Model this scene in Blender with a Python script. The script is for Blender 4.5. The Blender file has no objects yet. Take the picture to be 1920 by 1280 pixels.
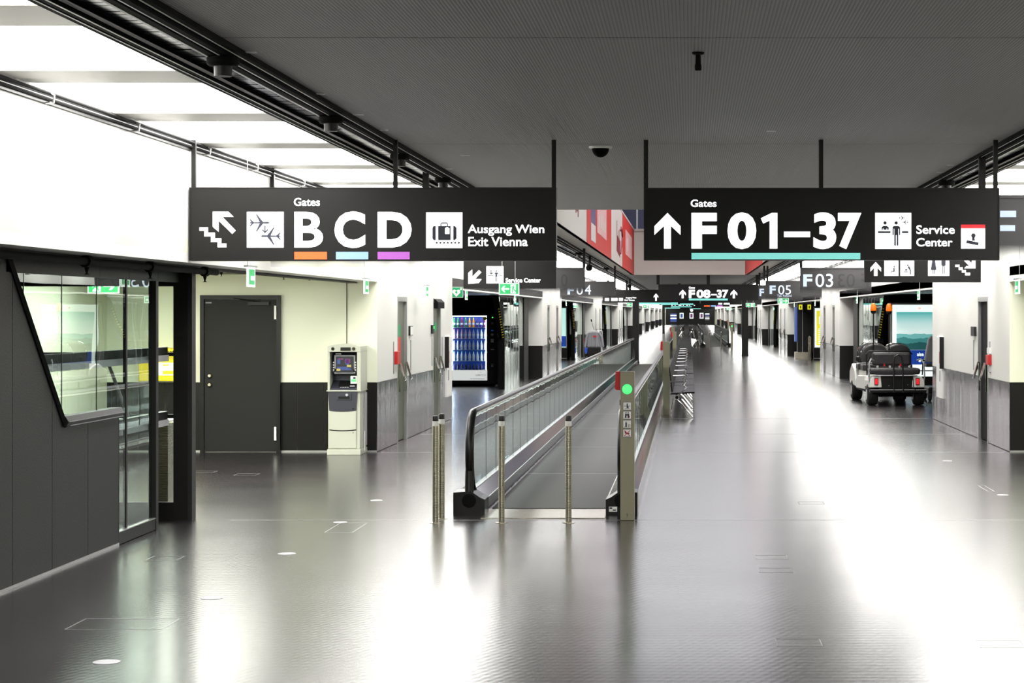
import bpy, math, random
from mathutils import Vector, Matrix

random.seed(7)
S = bpy.context.scene
COL = S.collection

# ------------------------------------------------------------------ camera, world, exposure
F = 3800.0            # focal length in pixels of the 1920 px wide frame
VX, VY = 1292.0, 587.0  # vanishing point of the corridor
EYE = 1.85
cam_d = bpy.data.cameras.new('camera')
cam = bpy.data.objects.new('camera', cam_d)
COL.objects.link(cam)
cam.location = (0, 0, EYE)
cam.rotation_euler = (math.radians(90), 0, 0)
cam_d.sensor_width = 36.0
cam_d.lens = F / 1920 * 36
cam_d.shift_x = (960 - VX) / 1920
cam_d.shift_y = (VY - 640) / 1920
cam_d.clip_start = 0.1
cam_d.clip_end = 1000
S.camera = cam

w = bpy.data.worlds.new('world')
S.world = w
w.use_nodes = True
w.node_tree.nodes['Background'].inputs[0].default_value = (0.10, 0.13, 0.25, 1)
w.node_tree.nodes['Background'].inputs[1].default_value = 0.15

S.view_settings.view_transform = 'Standard'
S.view_settings.look = 'None'
S.view_settings.gamma = 1
S.view_settings.use_curve_mapping = False
S.view_settings.exposure = 0.12

LUM = 11.0             # strength of the luminous ceiling panels
HC = 3.29             # ceiling height
ZB = 2.27             # underside of the white wall band
XL, XR = -4.155, 4.27 # wall planes
Y0, Y1 = -8.0, 330.0
PER = 30.5            # bay length
BL = 8.55             # length of the solid wall block in each bay


def area(name, loc, size, sizey, power, color, rot=(0, 0, 0)):
    l = bpy.data.lights.new(name, 'AREA')
    l.shape = 'RECTANGLE'
    l.size = size
    l.size_y = sizey
    l.energy = power
    l.color = color
    o = bpy.data.objects.new(name, l)
    o.location = loc
    o.rotation_euler = rot
    COL.objects.link(o)
    return o


# light of the service alcove on the left (behind the glass booth) and of the opposite one
area('alcove_lamp', (-6.2, 22.3, 2.30), 2.4, 6.0, 430, (1.0, 1.0, 0.92))
area('alcove_lamp', (6.0, 22.5, 2.30), 2.0, 6.0, 210, (1.0, 1.0, 0.82))
# night hall above the void
area('upper_hall_lamp', (0.0, 52.0, 7.6), 5.0, 40.0, 1600, (0.95, 0.96, 1.0))

# ------------------------------------------------------------------ materials
def lin(c):
    return tuple(((x / 255) / 12.92 if x / 255 <= 0.04045 else ((x / 255 + 0.055) / 1.055) ** 2.4) for x in c)


def newmat(name):
    m = bpy.data.materials.new(name)
    m.use_nodes = True
    nt = m.node_tree
    return m, nt, nt.nodes['Principled BSDF']


def mat(name, rgb, rough=0.5, metal=0.0, emit=None, es=1.0, spec=0.5, noise=0.0, nscale=6.0, bump=0.0, bscale=(40, 40, 40)):
    m, nt, b = newmat(name)
    c = lin(rgb)
    b.inputs['Base Color'].default_value = (*c, 1)
    b.inputs['Roughness'].default_value = rough
    b.inputs['Metallic'].default_value = metal
    b.inputs['Specular IOR Level'].default_value = spec
    if emit:
        b.inputs['Emission Color'].default_value = (*lin(emit), 1)
        b.inputs['Emission Strength'].default_value = es
    tc = None
    if noise or bump:
        tc = nt.nodes.new('ShaderNodeTexCoord')
    if noise:
        n = nt.nodes.new('ShaderNodeTexNoise')
        n.inputs['Scale'].default_value = nscale
        n.inputs['Detail'].default_value = 4
        nt.links.new(tc.outputs['Object'], n.inputs['Vector'])
        r = nt.nodes.new('ShaderNodeMapRange')
        r.inputs['To Min'].default_value = 1 - noise
        r.inputs['To Max'].default_value = 1 + noise
        nt.links.new(n.outputs['Fac'], r.inputs['Value'])
        v = nt.nodes.new('ShaderNodeVectorMath')
        v.operation = 'SCALE'
        v.inputs[0].default_value = c
        nt.links.new(r.outputs[0], v.inputs['Scale'])
        nt.links.new(v.outputs[0], b.inputs['Base Color'])
    if bump:
        mp = nt.nodes.new('ShaderNodeMapping')
        mp.inputs['Scale'].default_value = bscale
        nt.links.new(tc.outputs['Object'], mp.inputs['Vector'])
        n = nt.nodes.new('ShaderNodeTexNoise')
        n.inputs['Scale'].default_value = 1.0
        n.inputs['Detail'].default_value = 1
        nt.links.new(mp.outputs[0], n.inputs['Vector'])
        bp = nt.nodes.new('ShaderNodeBump')
        bp.inputs['Strength'].default_value = bump
        bp.inputs['Distance'].default_value = 0.02
        nt.links.new(n.outputs['Fac'], bp.inputs['Height'])
        nt.links.new(bp.outputs[0], b.inputs['Normal'])
    return m


def emis(name, rgb, s=1.0, base=(20, 20, 20)):
    return mat(name, base, 0.4, 0, rgb, s)


def glassmat(name, tint, boost=1.5, ior=1.5, rough=0.0, add=0.02):
    m = bpy.data.materials.new(name)
    m.use_nodes = True
    nt = m.node_tree
    nt.nodes.clear()
    out = nt.nodes.new('ShaderNodeOutputMaterial')
    mix = nt.nodes.new('ShaderNodeMixShader')
    tr = nt.nodes.new('ShaderNodeBsdfTransparent')
    tr.inputs[0].default_value = (*tint, 1)
    gl = nt.nodes.new('ShaderNodeBsdfGlossy')
    gl.inputs['Color'].default_value = (0.9, 0.97, 0.94, 1)
    gl.inputs['Roughness'].default_value = rough
    fr = nt.nodes.new('ShaderNodeFresnel')
    fr.inputs['IOR'].default_value = ior
    mu = nt.nodes.new('ShaderNodeMath')
    mu.operation = 'MULTIPLY_ADD'
    mu.use_clamp = True
    mu.inputs[1].default_value = boost
    mu.inputs[2].default_value = add
    # gentle waviness of the panes
    tc = nt.nodes.new('ShaderNodeTexCoord')
    n = nt.nodes.new('ShaderNodeTexNoise')
    n.inputs['Scale'].default_value = 1.6
    n.inputs['Detail'].default_value = 1
    nt.links.new(tc.outputs['Object'], n.inputs['Vector'])
    bp = nt.nodes.new('ShaderNodeBump')
    bp.inputs['Strength'].default_value = 0.04
    bp.inputs['Distance'].default_value = 0.02
    nt.links.new(n.outputs['Fac'], bp.inputs['Height'])
    nt.links.new(bp.outputs[0], gl.inputs['Normal'])
    nt.links.new(fr.outputs[0], mu.inputs[0])
    geo = nt.nodes.new('ShaderNodeNewGeometry')
    inv = nt.nodes.new('ShaderNodeMath')
    inv.operation = 'SUBTRACT'
    inv.inputs[0].default_value = 1.0
    nt.links.new(geo.outputs['Backfacing'], inv.inputs[1])
    mb_ = nt.nodes.new('ShaderNodeMath')
    mb_.operation = 'MULTIPLY'
    nt.links.new(mu.outputs[0], mb_.inputs[0])
    nt.links.new(inv.outputs[0], mb_.inputs[1])
    nt.links.new(mb_.outputs[0], mix.inputs[0])
    nt.links.new(tr.outputs[0], mix.inputs[1])
    nt.links.new(gl.outputs[0], mix.inputs[2])
    nt.links.new(mix.outputs[0], out.inputs[0])
    return m


M = {}
M['white'] = mat('white_wall', (232, 231, 226), 0.45, noise=0.02, nscale=1.5)
M['cream'] = mat('cream_wall', (232, 234, 214), 0.5, noise=0.02, nscale=1.5)
M['void_white'] = mat('void_paint', (226, 222, 212), 0.6, noise=0.02)
M['black'] = mat('black_panel', (13, 13, 12), 0.4, spec=0.3, noise=0.1)
M['black_matte'] = mat('black_matte', (8, 8, 8), 0.7, spec=0.15, noise=0.1)
M['black_tile'] = mat('black_tile', (12, 11, 10), 0.35, spec=0.3, noise=0.15, nscale=3)
M['grout'] = mat('grout', (120, 116, 104), 0.6, noise=0.05)
M['door'] = mat('door_paint', (23, 23, 22), 0.6, spec=0.3, noise=0.04, nscale=20)
M['slate'] = mat('slate_panel', (31, 31, 32), 0.5, spec=0.35, noise=0.06, nscale=2, bump=0.15, bscale=(90, 90, 90))
M['steel'] = mat('brushed_steel', (112, 107, 116), 0.12, 0.95, noise=0.1, nscale=3, bump=0.35, bscale=(2.6, 2.6, 0.008))
M['steel_door'] = mat('door_steel', (112, 116, 98), 0.35, 0.6, noise=0.1, nscale=3)
M['stainless'] = mat('stainless', (178, 172, 156), 0.25, 0.95, bump=0.15, bscale=(3, 3, 160))
M['post_steel'] = mat('post_steel', (146, 142, 122), 0.38, 0.7, noise=0.04, nscale=30)
M['chrome'] = mat('chrome', (215, 212, 210), 0.09, 1.0, noise=0.03)
M['alu'] = mat('aluminium', (190, 190, 190), 0.3, 0.9, noise=0.03)
M['alu_line'] = mat('aluminium_edge', (240, 240, 240), 0.3, 0.0, noise=0.03)
M['frame_dark'] = mat('dark_frame', (18, 18, 17), 0.45, spec=0.3, noise=0.08)
M['rubber'] = mat('black_rubber', (10, 10, 10), 0.35, spec=0.35, noise=0.1)
M['tyre'] = mat('tyre_rubber', (24, 24, 24), 0.75, noise=0.15, nscale=40)
M['leather'] = mat('black_leather', (38, 36, 38), 0.42, noise=0.12, nscale=12, bump=0.2)
M['seat_fabric'] = mat('charcoal_seat', (26, 23, 26), 0.6, spec=0.15, noise=0.1, nscale=15)
M['red'] = mat('red_plastic', (190, 22, 22), 0.4, noise=0.05)
M['red_poster'] = mat('red_poster', (222, 50, 42), 0.55, noise=0.03)
M['pink_poster'] = mat('pink_print', (240, 190, 186), 0.6, noise=0.05)
M['crimson'] = mat('crimson_print', (140, 28, 48), 0.6, noise=0.1, nscale=8)
M['poster_white'] = mat('poster_white', (228, 224, 214), 0.6, noise=0.02)
M['bollard_white'] = mat('white_band', (228, 228, 222), 0.5, noise=0.02)
M['grey_plastic'] = mat('grey_plastic', (140, 142, 146), 0.5, noise=0.05)
M['silver'] = mat('silver_rail', (196, 194, 200), 0.4, 0.2, noise=0.02)
M['atm_shell'] = mat('cash_machine_shell', (188, 190, 176), 0.4, noise=0.02)
M['atm_dark'] = mat('cash_machine_dark', (50, 51, 62), 0.4, noise=0.04)
M['yellow'] = mat('mailbox_yellow', (250, 222, 0), 0.4, noise=0.02)
M['cart_white'] = mat('cart_white', (226, 226, 218), 0.25, noise=0.03)
M['cushion'] = mat('blue_black_vinyl', (32, 32, 34), 0.38, noise=0.1, nscale=10)
M['poster_blue'] = mat('blue_film', (60, 90, 160), 0.3, noise=0.1)
M['paper'] = mat('white_paper', (236, 236, 232), 0.6, noise=0.01)
M['blue_glass'] = mat('blue_blind', (104, 110, 156), 0.3, noise=0.08, nscale=3)
M['hub'] = mat('wheel_hub', (200, 200, 196), 0.4, noise=0.03)
M['grey_cloth'] = mat('grey_cloth', (150, 150, 156), 0.8, noise=0.1, nscale=7, bump=0.6, bscale=(8, 8, 3))
M['brown'] = mat('brown_wood', (120, 84, 58), 0.5, noise=0.15)
M['led_white'] = emis('sign_white', (250, 252, 255), 1.6, (200, 200, 200))
M['led_dim'] = emis('gate_number_white', (168, 188, 216), 0.75, (180, 190, 200))
M['led_pale'] = emis('gate_number_pale', (206, 226, 238), 0.8, (200, 210, 220))
M['orange_bar'] = emis('orange_bar', (255, 110, 45), 0.8, (230, 90, 40))
M['blue_bar'] = emis('blue_bar', (140, 182, 236), 0.7, (140, 170, 220))
M['violet_bar'] = emis('violet_bar', (178, 96, 190), 0.65, (170, 90, 180))
M['teal_bar'] = emis('teal_bar', (128, 214, 204), 0.72, (120, 200, 190))
M['icon_dark'] = mat('icon_dark', (44, 46, 62), 0.5, noise=0.02)
M['icon_red'] = emis('icon_red', (226, 30, 40), 0.7, (220, 30, 40))
M['sign_dark'] = mat('sign_dark', (14, 13, 12), 0.4, spec=0.3, noise=0.08)
M['sign_charcoal'] = mat('sign_charcoal', (52, 50, 52), 0.38, noise=0.05)
M['sign_ghost'] = mat('ghost_lettering', (34, 33, 34), 0.5, noise=0.03)
M['exit_green'] = emis('exit_green', (40, 170, 96), 0.75, (30, 150, 80))
M['exit_white'] = emis('exit_white', (240, 255, 248), 1.0, (220, 230, 225))
M['aed_green'] = mat('aed_green', (10, 140, 84), 0.5, noise=0.02, emit=(10, 140, 84), es=0.25)
M['green_lamp'] = emis('green_lamp', (80, 255, 120), 1.2, (60, 200, 90))
M['amber'] = emis('amber_lens', (255, 110, 8), 0.4, (240, 110, 10))
M['tail_red'] = emis('tail_lens', (235, 30, 40), 0.6, (200, 20, 30))
M['screen'] = emis('screen_blue', (70, 96, 170), 0.7)
M['screen_pink'] = emis('screen_magenta', (130, 60, 120), 0.7)
M['screen_yellow'] = emis('screen_yellow', (226, 210, 110), 0.8)
M['screen_black'] = emis('screen_black', (24, 26, 40), 0.5)
M['vend_light'] = emis('vending_light', (215, 228, 255), 36.0)
M['flap'] = emis('glowing_flap', (222, 226, 224), 0.75, (220, 224, 222))  # emission stands in for corridor light falling on the white flap
M['vend_back'] = mat('vending_blue', (30, 60, 140), 0.5, noise=0.25, nscale=9, emit=(30, 70, 180), es=0.2)
M['hazard_yellow'] = mat('hazard_yellow', (220, 205, 40), 0.5, noise=0.05)
M['strip_glass'] = mat('black_gloss_rail', (5, 5, 6), 0.7, spec=0.06, noise=0.1)
M['louvre'] = mat('louvre_metal', (112, 112, 122), 0.14, 0.95, noise=0.15, nscale=9)
M['baffle'] = mat('ceiling_baffle', (150, 148, 142), 0.4, 0.2, noise=0.03, emit=(236, 232, 220), es=0.16)  # faint emission put in for light the slats reflect from the wall
M['glass'] = glassmat('booth_glass', (0.90, 0.95, 0.93), 1.5)
M['balu_glass'] = glassmat('balustrade_glass', (0.93, 0.97, 0.95), 1.5)
M['clear'] = glassmat('clear_glass', (0.93, 0.97, 0.95), 1.1, add=0.0)


def lum_mat():
    m, nt, b = newmat('luminous_panel')
    b.inputs['Base Color'].default_value = (0.85, 0.85, 0.83, 1)
    b.inputs['Emission Color'].default_value = (1.0, 0.985, 0.95, 1)
    b.inputs['Emission Strength'].default_value = LUM
    b.inputs['Roughness'].default_value = 0.4
    return m


M['lum'] = lum_mat()


def ceiling_mat():
    m, nt, b = newmat('grooved_ceiling')
    tc = nt.nodes.new('ShaderNodeTexCoord')
    wv = nt.nodes.new('ShaderNodeTexWave')
    wv.wave_type = 'BANDS'
    wv.bands_direction = 'X'
    wv.inputs['Scale'].default_value = 17.0
    nt.links.new(tc.outputs['Object'], wv.inputs['Vector'])
    cr = nt.nodes.new('ShaderNodeValToRGB')
    cr.color_ramp.elements[0].position = 0.0
    cr.color_ramp.elements[0].color = (*lin((128, 127, 128)), 1)
    cr.color_ramp.elements[1].position = 0.35
    cr.color_ramp.elements[1].color = (*lin((164, 162, 161)), 1)
    nt.links.new(wv.outputs['Fac'], cr.inputs[0])
    nt.links.new(cr.outputs[0], b.inputs['Base Color'])
    b.inputs['Roughness'].default_value = 0.55
    bp = nt.nodes.new('ShaderNodeBump')
    bp.inputs['Strength'].default_value = 0.4
    bp.inputs['Distance'].default_value = 0.004
    nt.links.new(wv.outputs['Fac'], bp.inputs['Height'])
    nt.links.new(bp.outputs[0], b.inputs['Normal'])
    return m


M['ceil'] = ceiling_mat()


def floor_mat():
    m, nt, b = newmat('dark_rubber_floor')
    L = nt.links
    tc = nt.nodes.new('ShaderNodeTexCoord')
    n = nt.nodes.new('ShaderNodeTexNoise')
    n.inputs['Scale'].default_value = 0.9
    n.inputs['Detail'].default_value = 4
    L.new(tc.outputs['Object'], n.inputs['Vector'])
    cr = nt.nodes.new('ShaderNodeValToRGB')
    cr.color_ramp.elements[0].position = 0.3
    cr.color_ramp.elements[0].color = (*lin((20, 17, 20)), 1)
    cr.color_ramp.elements[1].position = 0.7
    cr.color_ramp.elements[1].color = (*lin((34, 27, 32)), 1)
    L.new(n.outputs['Fac'], cr.inputs[0])
    L.new(cr.outputs[0], b.inputs['Base Color'])
    b.inputs['IOR'].default_value = 1.65
    b.inputs['Coat Weight'].default_value = 0.2
    b.inputs['Coat Roughness'].default_value = 0.16
    b.inputs['Coat IOR'].default_value = 1.6
    r = nt.nodes.new('ShaderNodeMapRange')
    r.inputs['To Min'].default_value = 0.21
    r.inputs['To Max'].default_value = 0.27
    L.new(n.outputs['Fac'], r.inputs['Value'])
    L.new(r.outputs[0], b.inputs['Roughness'])
    # studded rubber relief: two crossed bands
    mp = nt.nodes.new('ShaderNodeMapping')
    mp.inputs['Rotation'].default_value = (0, 0, 0.42)
    L.new(tc.outputs['Object'], mp.inputs['Vector'])
    w1 = nt.nodes.new('ShaderNodeTexWave')
    w1.bands_direction = 'X'
    w1.inputs['Scale'].default_value = 6.0
    w1.inputs['Distortion'].default_value = 0.6
    L.new(mp.outputs[0], w1.inputs['Vector'])
    w2 = nt.nodes.new('ShaderNodeTexWave')
    w2.bands_direction = 'Y'
    w2.inputs['Scale'].default_value = 3.5
    w2.inputs['Distortion'].default_value = 1.0
    L.new(tc.outputs['Object'], w2.inputs['Vector'])
    a = nt.nodes.new('ShaderNodeMath')
    a.operation = 'ADD'
    L.new(w1.outputs['Fac'], a.inputs[0])
    L.new(w2.outputs['Fac'], a.inputs[1])
    mp2 = nt.nodes.new('ShaderNodeMapping')
    mp2.inputs['Scale'].default_value = (0.25, 3.0, 1)
    L.new(tc.outputs['Object'], mp2.inputs['Vector'])
    n2 = nt.nodes.new('ShaderNodeTexNoise')
    n2.inputs['Scale'].default_value = 1.5
    n2.inputs['Detail'].default_value = 5
    L.new(mp2.outputs[0], n2.inputs['Vector'])
    a2 = nt.nodes.new('ShaderNodeMath')
    a2.operation = 'MULTIPLY_ADD'
    a2.inputs[1].default_value = 2.0
    L.new(n2.outputs['Fac'], a2.inputs[0])
    L.new(a.outputs[0], a2.inputs[2])
    bp = nt.nodes.new('ShaderNodeBump')
    bp.inputs['Strength'].default_value = 0.16
    bp.inputs['Distance'].default_value = 0.0016
    L.new(a2.outputs[0], bp.inputs['Height'])
    L.new(bp.outputs[0], b.inputs['Normal'])
    return m


M['floor'] = floor_mat()


def belt_mat():
    m, nt, b = newmat('ribbed_belt')
    tc = nt.nodes.new('ShaderNodeTexCoord')
    wv = nt.nodes.new('ShaderNodeTexWave')
    wv.bands_direction = 'X'
    wv.inputs['Scale'].default_value = 22
    nt.links.new(tc.outputs['Object'], wv.inputs['Vector'])
    cr = nt.nodes.new('ShaderNodeValToRGB')
    cr.color_ramp.elements[0].color = (*lin((22, 22, 20)), 1)
    cr.color_ramp.elements[1].color = (*lin((66, 65, 60)), 1)
    nt.links.new(wv.outputs['Fac'], cr.inputs[0])
    nt.links.new(cr.outputs[0], b.inputs['Base Color'])
    b.inputs['Roughness'].default_value = 0.55
    b.inputs['Metallic'].default_value = 0.3
    return m


M['belt'] = belt_mat()


def fade_mat():
    """dark printed glass whose print thins out towards the lower edge (real gradient print)"""
    m = bpy.data.materials.new('gradient_print_glass')
    m.use_nodes = True
    nt = m.node_tree
    b = nt.nodes['Principled BSDF']
    b.inputs['Base Color'].default_value = (*lin((50, 48, 50)), 1)
    b.inputs['Roughness'].default_value = 0.35
    tc = nt.nodes.new('ShaderNodeTexCoord')
    sp = nt.nodes.new('ShaderNodeSeparateXYZ')
    nt.links.new(tc.outputs['Generated'], sp.inputs[0])
    mr = nt.nodes.new('ShaderNodeMapRange')
    mr.inputs['From Min'].default_value = 0.0
    mr.inputs['From Max'].default_value = 0.32
    mr.inputs['To Min'].default_value = 0.12
    mr.inputs['To Max'].default_value = 1.0
    mr.interpolation_type = 'SMOOTHSTEP'
    nt.links.new(sp.outputs['Z'], mr.inputs['Value'])
    nt.links.new(mr.outputs[0], b.inputs['Alpha'])
    return m


M['fade'] = fade_mat()


def mountain_mat():
    m, nt, b = newmat('mountain_picture')
    L = nt.links
    tc = nt.nodes.new('ShaderNodeTexCoord')
    sp = nt.nodes.new('ShaderNodeSeparateXYZ')
    L.new(tc.outputs['Generated'], sp.inputs[0])
    cr = nt.nodes.new('ShaderNodeValToRGB')
    cr.color_ramp.elements[0].color = (*lin((120, 175, 170)), 1)
    cr.color_ramp.elements[1].color = (*lin((70, 180, 176)), 1)
    e = cr.color_ramp.elements.new(0.45)
    e.color = (*lin((226, 244, 240)), 1)
    e = cr.color_ramp.elements.new(0.72)
    e.color = (*lin((190, 230, 226)), 1)
    L.new(sp.outputs['Z'], cr.inputs[0])
    prev = cr.outputs[0]
    for k, (base, amp, sc, col) in enumerate([(0.40, 0.16, 2.6, (110, 180, 178)), (0.27, 0.24, 2.0, (62, 130, 128)), (0.12, 0.34, 1.6, (34, 84, 84))]):
        cb = nt.nodes.new('ShaderNodeCombineXYZ')
        L.new(sp.outputs['X'], cb.inputs['X'])
        cb.inputs['Y'].default_value = 3.7 * k + 1.3
        n = nt.nodes.new('ShaderNodeTexNoise')
        n.inputs['Scale'].default_value = sc * 2
        n.inputs['Detail'].default_value = 4
        L.new(cb.outputs[0], n.inputs['Vector'])
        h = nt.nodes.new('ShaderNodeMath')
        h.operation = 'MULTIPLY_ADD'
        h.inputs[1].default_value = amp
        h.inputs[2].default_value = base - amp * 0.35
        L.new(n.outputs['Fac'], h.inputs[0])
        lt = nt.nodes.new('ShaderNodeMath')
        lt.operation = 'LESS_THAN'
        L.new(sp.outputs['Z'], lt.inputs[0])
        L.new(h.outputs[0], lt.inputs[1])
        mx = nt.nodes.new('ShaderNodeMix')
        mx.data_type = 'RGBA'
        L.new(lt.outputs[0], mx.inputs[0])
        L.new(prev, mx.inputs[6])
        mx.inputs[7].default_value = (*lin(col), 1)
        prev = mx.outputs[2]
    L.new(prev, b.inputs['Base Color'])
    L.new(prev, b.inputs['Emission Color'])
    b.inputs['Emission Strength'].default_value = 0.75
    return m


M['mountain'] = mountain_mat()
M['ad_white'] = emis('advert_white', (236, 250, 244), 0.95, (220, 230, 225))
M['ad_blue'] = emis('advert_blue', (24, 60, 150), 0.7, (24, 60, 150))
M['ad_yellow'] = emis('advert_yellow', (226, 222, 50), 0.85, (220, 215, 50))
M['ad_teal'] = emis('advert_teal', (190, 236, 226), 0.9, (180, 220, 214))

# ------------------------------------------------------------------ geometry helpers
ORG = {}


class MB:
    def __init__(s):
        s.v = []
        s.f = []

    def box(s, x0, x1, y0, y1, z0, z1):
        if x0 > x1: x0, x1 = x1, x0
        if y0 > y1: y0, y1 = y1, y0
        if z0 > z1: z0, z1 = z1, z0
        i = len(s.v)
        s.v += [(x0, y0, z0), (x1, y0, z0), (x1, y1, z0), (x0, y1, z0), (x0, y0, z1), (x1, y0, z1), (x1, y1, z1), (x0, y1, z1)]
        s.f += [tuple(i + k for k in q) for q in ((0, 3, 2, 1), (4, 5, 6, 7), (0, 1, 5, 4), (1, 2, 6, 5), (2, 3, 7, 6), (3, 0, 4, 7))]
        return s

    def prism(s, pts, axis, a0, a1):
        """polygon in the two axes other than axis (cyclic order kept: x->(y,z), y->(x,z), z->(x,y))"""
        n = len(pts)
        i = len(s.v)
        for a in (a0, a1):
            for (p, q) in pts:
                s.v.append((a, p, q) if axis == 'x' else (p, a, q) if axis == 'y' else (p, q, a))
        ar = sum(pts[k][0] * pts[(k + 1) % n][1] - pts[(k + 1) % n][0] * pts[k][1] for k in range(n))
        flip = (ar > 0) != (axis == 'y')
        if a0 > a1:
            flip = not flip
        f0 = list(range(n))
        f1 = [n + k for k in range(n)]
        sides = [(k, (k + 1) % n, n + (k + 1) % n, n + k) for k in range(n)]
        if flip:
            s.f.append(tuple(i + k for k in reversed(f0)))
            s.f.append(tuple(i + k for k in f1))
            s.f += [tuple(i + k for k in q) for q in sides]
        else:
            s.f.append(tuple(i + k for k in f0))
            s.f.append(tuple(i + k for k in reversed(f1)))
            s.f += [tuple(i + k for k in reversed(q)) for q in sides]
        return s

    def rings(s, rings, cap=True):
        i = len(s.v)
        n = len(rings[0])
        for r in rings:
            s.v += [tuple(p) for p in r]
        for a in range(len(rings) - 1):
            for k in range(n):
                s.f.append((i + a * n + k, i + a * n + (k + 1) % n, i + (a + 1) * n + (k + 1) % n, i + (a + 1) * n + k))
        if cap:
            s.f.append(tuple(i + k for k in reversed(range(n))))
            s.f.append(tuple(i + (len(rings) - 1) * n + k for k in range(n)))
        return s

    def lathe(s, c, prof, n=16, axis='z'):
        rs = []
        for r, h in prof:
            ring = []
            for k in range(n):
                a = 2 * math.pi * k / n
                u, v = r * math.cos(a), r * math.sin(a)
                if axis == 'z': ring.append((c[0] + u, c[1] + v, c[2] + h))
                elif axis == 'x': ring.append((c[0] + h, c[1] + u, c[2] + v))
                else: ring.append((c[0] + v, c[1] + h, c[2] + u))
            rs.append(ring)
        return s.rings(rs)

    def cyl(s, c, r, h, n=16, axis='z'):
        return s.lathe(c, [(r, 0), (r, h)], n, axis)

    def tube(s, pts, r, n=8, flat=None):
        """round (or flattened) bar swept along points"""
        pts = [Vector(p) for p in pts]
        rs = []
        up = Vector((0, 0, 1))
        prevn = None
        for k, p in enumerate(pts):
            d = (pts[min(k + 1, len(pts) - 1)] - pts[max(k - 1, 0)]).normalized()
            if prevn is None:
                a = d.cross(up)
                if a.length < 1e-3:
                    a = d.cross(Vector((0, 1, 0)))
                a.normalize()
            else:
                a = (prevn - d * prevn.dot(d)).normalized()
            prevn = a
            b = d.cross(a).normalized()
            ra, rb = (r, r) if flat is None else flat
            rs.append([p + a * ra * math.cos(2 * math.pi * q / n) + b * rb * math.sin(2 * math.pi * q / n) for q in range(n)])
        return s.rings(rs)

    def build(s, name, m, parent=None, bevel=0, smooth=False):
        me = bpy.data.meshes.new(name)
        if parent is None:
            xs = [p[0] for p in s.v]; ys = [p[1] for p in s.v]; zs = [p[2] for p in s.v]
            o0 = Vector(((min(xs) + max(xs)) / 2, (min(ys) + max(ys)) / 2, min(zs)))
        else:
            o0 = ORG[parent.name]
        me.from_pydata([(p[0] - o0[0], p[1] - o0[1], p[2] - o0[2]) for p in s.v], [], s.f)
        me.materials.append(M[m] if isinstance(m, str) else m)
        if smooth:
            me.polygons.foreach_set('use_smooth', [True] * len(me.polygons))
            me.set_sharp_from_angle(angle=math.radians(40))
        me.update()
        o = bpy.data.objects.new(name, me)
        COL.objects.link(o)
        if parent is None:
            o.location = o0
        else:
            o.parent = parent
        ORG[o.name] = o0
        if bevel:
            md = o.modifiers.new('bevel', 'BEVEL')
            md.width = bevel
            md.segments = 2
            md.limit_method = 'ANGLE'
        return o


def B(*a):
    return MB().box(*a)


def tag(o, label=None, cat=None, group=None, kind=None):
    if label: o['label'] = label
    if cat: o['category'] = cat
    if group: o['group'] = group
    if kind: o['kind'] = kind
    return o


def thing(name, loc, label, cat, group=None):
    o = bpy.data.objects.new(name, None)
    o.empty_display_size = 0.1
    COL.objects.link(o)
    o.location = loc
    ORG[o.name] = Vector(loc)
    return tag(o, label, cat, group)


def struct(name, mb, m, parent=None, **k):
    o = mb.build(name, m, parent, **k)
    if parent is None:
        o['kind'] = 'structure'
    return o


def dup(o, loc, label=None, parent=None):
    c = o.copy()
    COL.objects.link(c)
    if parent is not None:
        c.parent = parent
    else:
        c.location = loc
    for ch in o.children:
        dup(ch, None, None, c)
    if label and parent is None:
        c['label'] = label
    return c


def P(px, py, Y):
    return Vector(((px - VX) * Y / F, Y, EYE - (py - VY) * Y / F))


def PXf(px, Y): return (px - VX) * Y / F
def PZf(py, Y): return EYE - (py - VY) * Y / F


def mirror_x(mb):
    return mb


# text as mesh, fitted to a rectangle (x0..x1, z0..z1) on the plane y, facing -Y
def text_geo(txt, bold=0.0):
    cu = bpy.data.curves.new('t', 'FONT')
    cu.body = txt
    cu.size = 1
    cu.offset = bold
    cu.resolution_u = 4
    cu.fill_mode = 'FRONT'
    ob = bpy.data.objects.new('t', cu)
    COL.objects.link(ob)
    dg = bpy.context.evaluated_depsgraph_get()
    dg.update()
    me = bpy.data.meshes.new_from_object(ob.evaluated_get(dg))
    vs = [(v.co.x, v.co.y) for v in me.vertices]
    fs = [tuple(p.vertices) for p in me.polygons]
    bpy.data.objects.remove(ob)
    bpy.data.meshes.remove(me)
    bpy.data.curves.remove(cu)
    return vs, fs


TG = {}


def text(name, txt, x0, x1, z0, z1, y, m, parent, bold=0.0, flip=False, side=None):
    if (txt, bold) not in TG:
        TG[(txt, bold)] = text_geo(txt, bold)
    vs, fs = TG[(txt, bold)]
    ax = min(v[0] for v in vs); bx = max(v[0] for v in vs)
    ay = min(v[1] for v in vs); by = max(v[1] for v in vs)
    mb = MB()
    for (a, b) in vs:
        u = (a - ax) / (bx - ax)
        if flip: u = 1 - u
        mb.v.append((x0 + u * (x1 - x0), y, z0 + (b - ay) / (by - ay) * (z1 - z0)))
    mb.f = [tuple(f) if not flip else tuple(reversed(f)) for f in fs]
    return mb.build(name, m, parent)


# ------------------------------------------------------------------ setting: floor, ceilings, walls
floor = struct('floor', B(-9, 9, Y0, Y1 + 10, -0.2, 0.0), 'floor')
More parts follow.
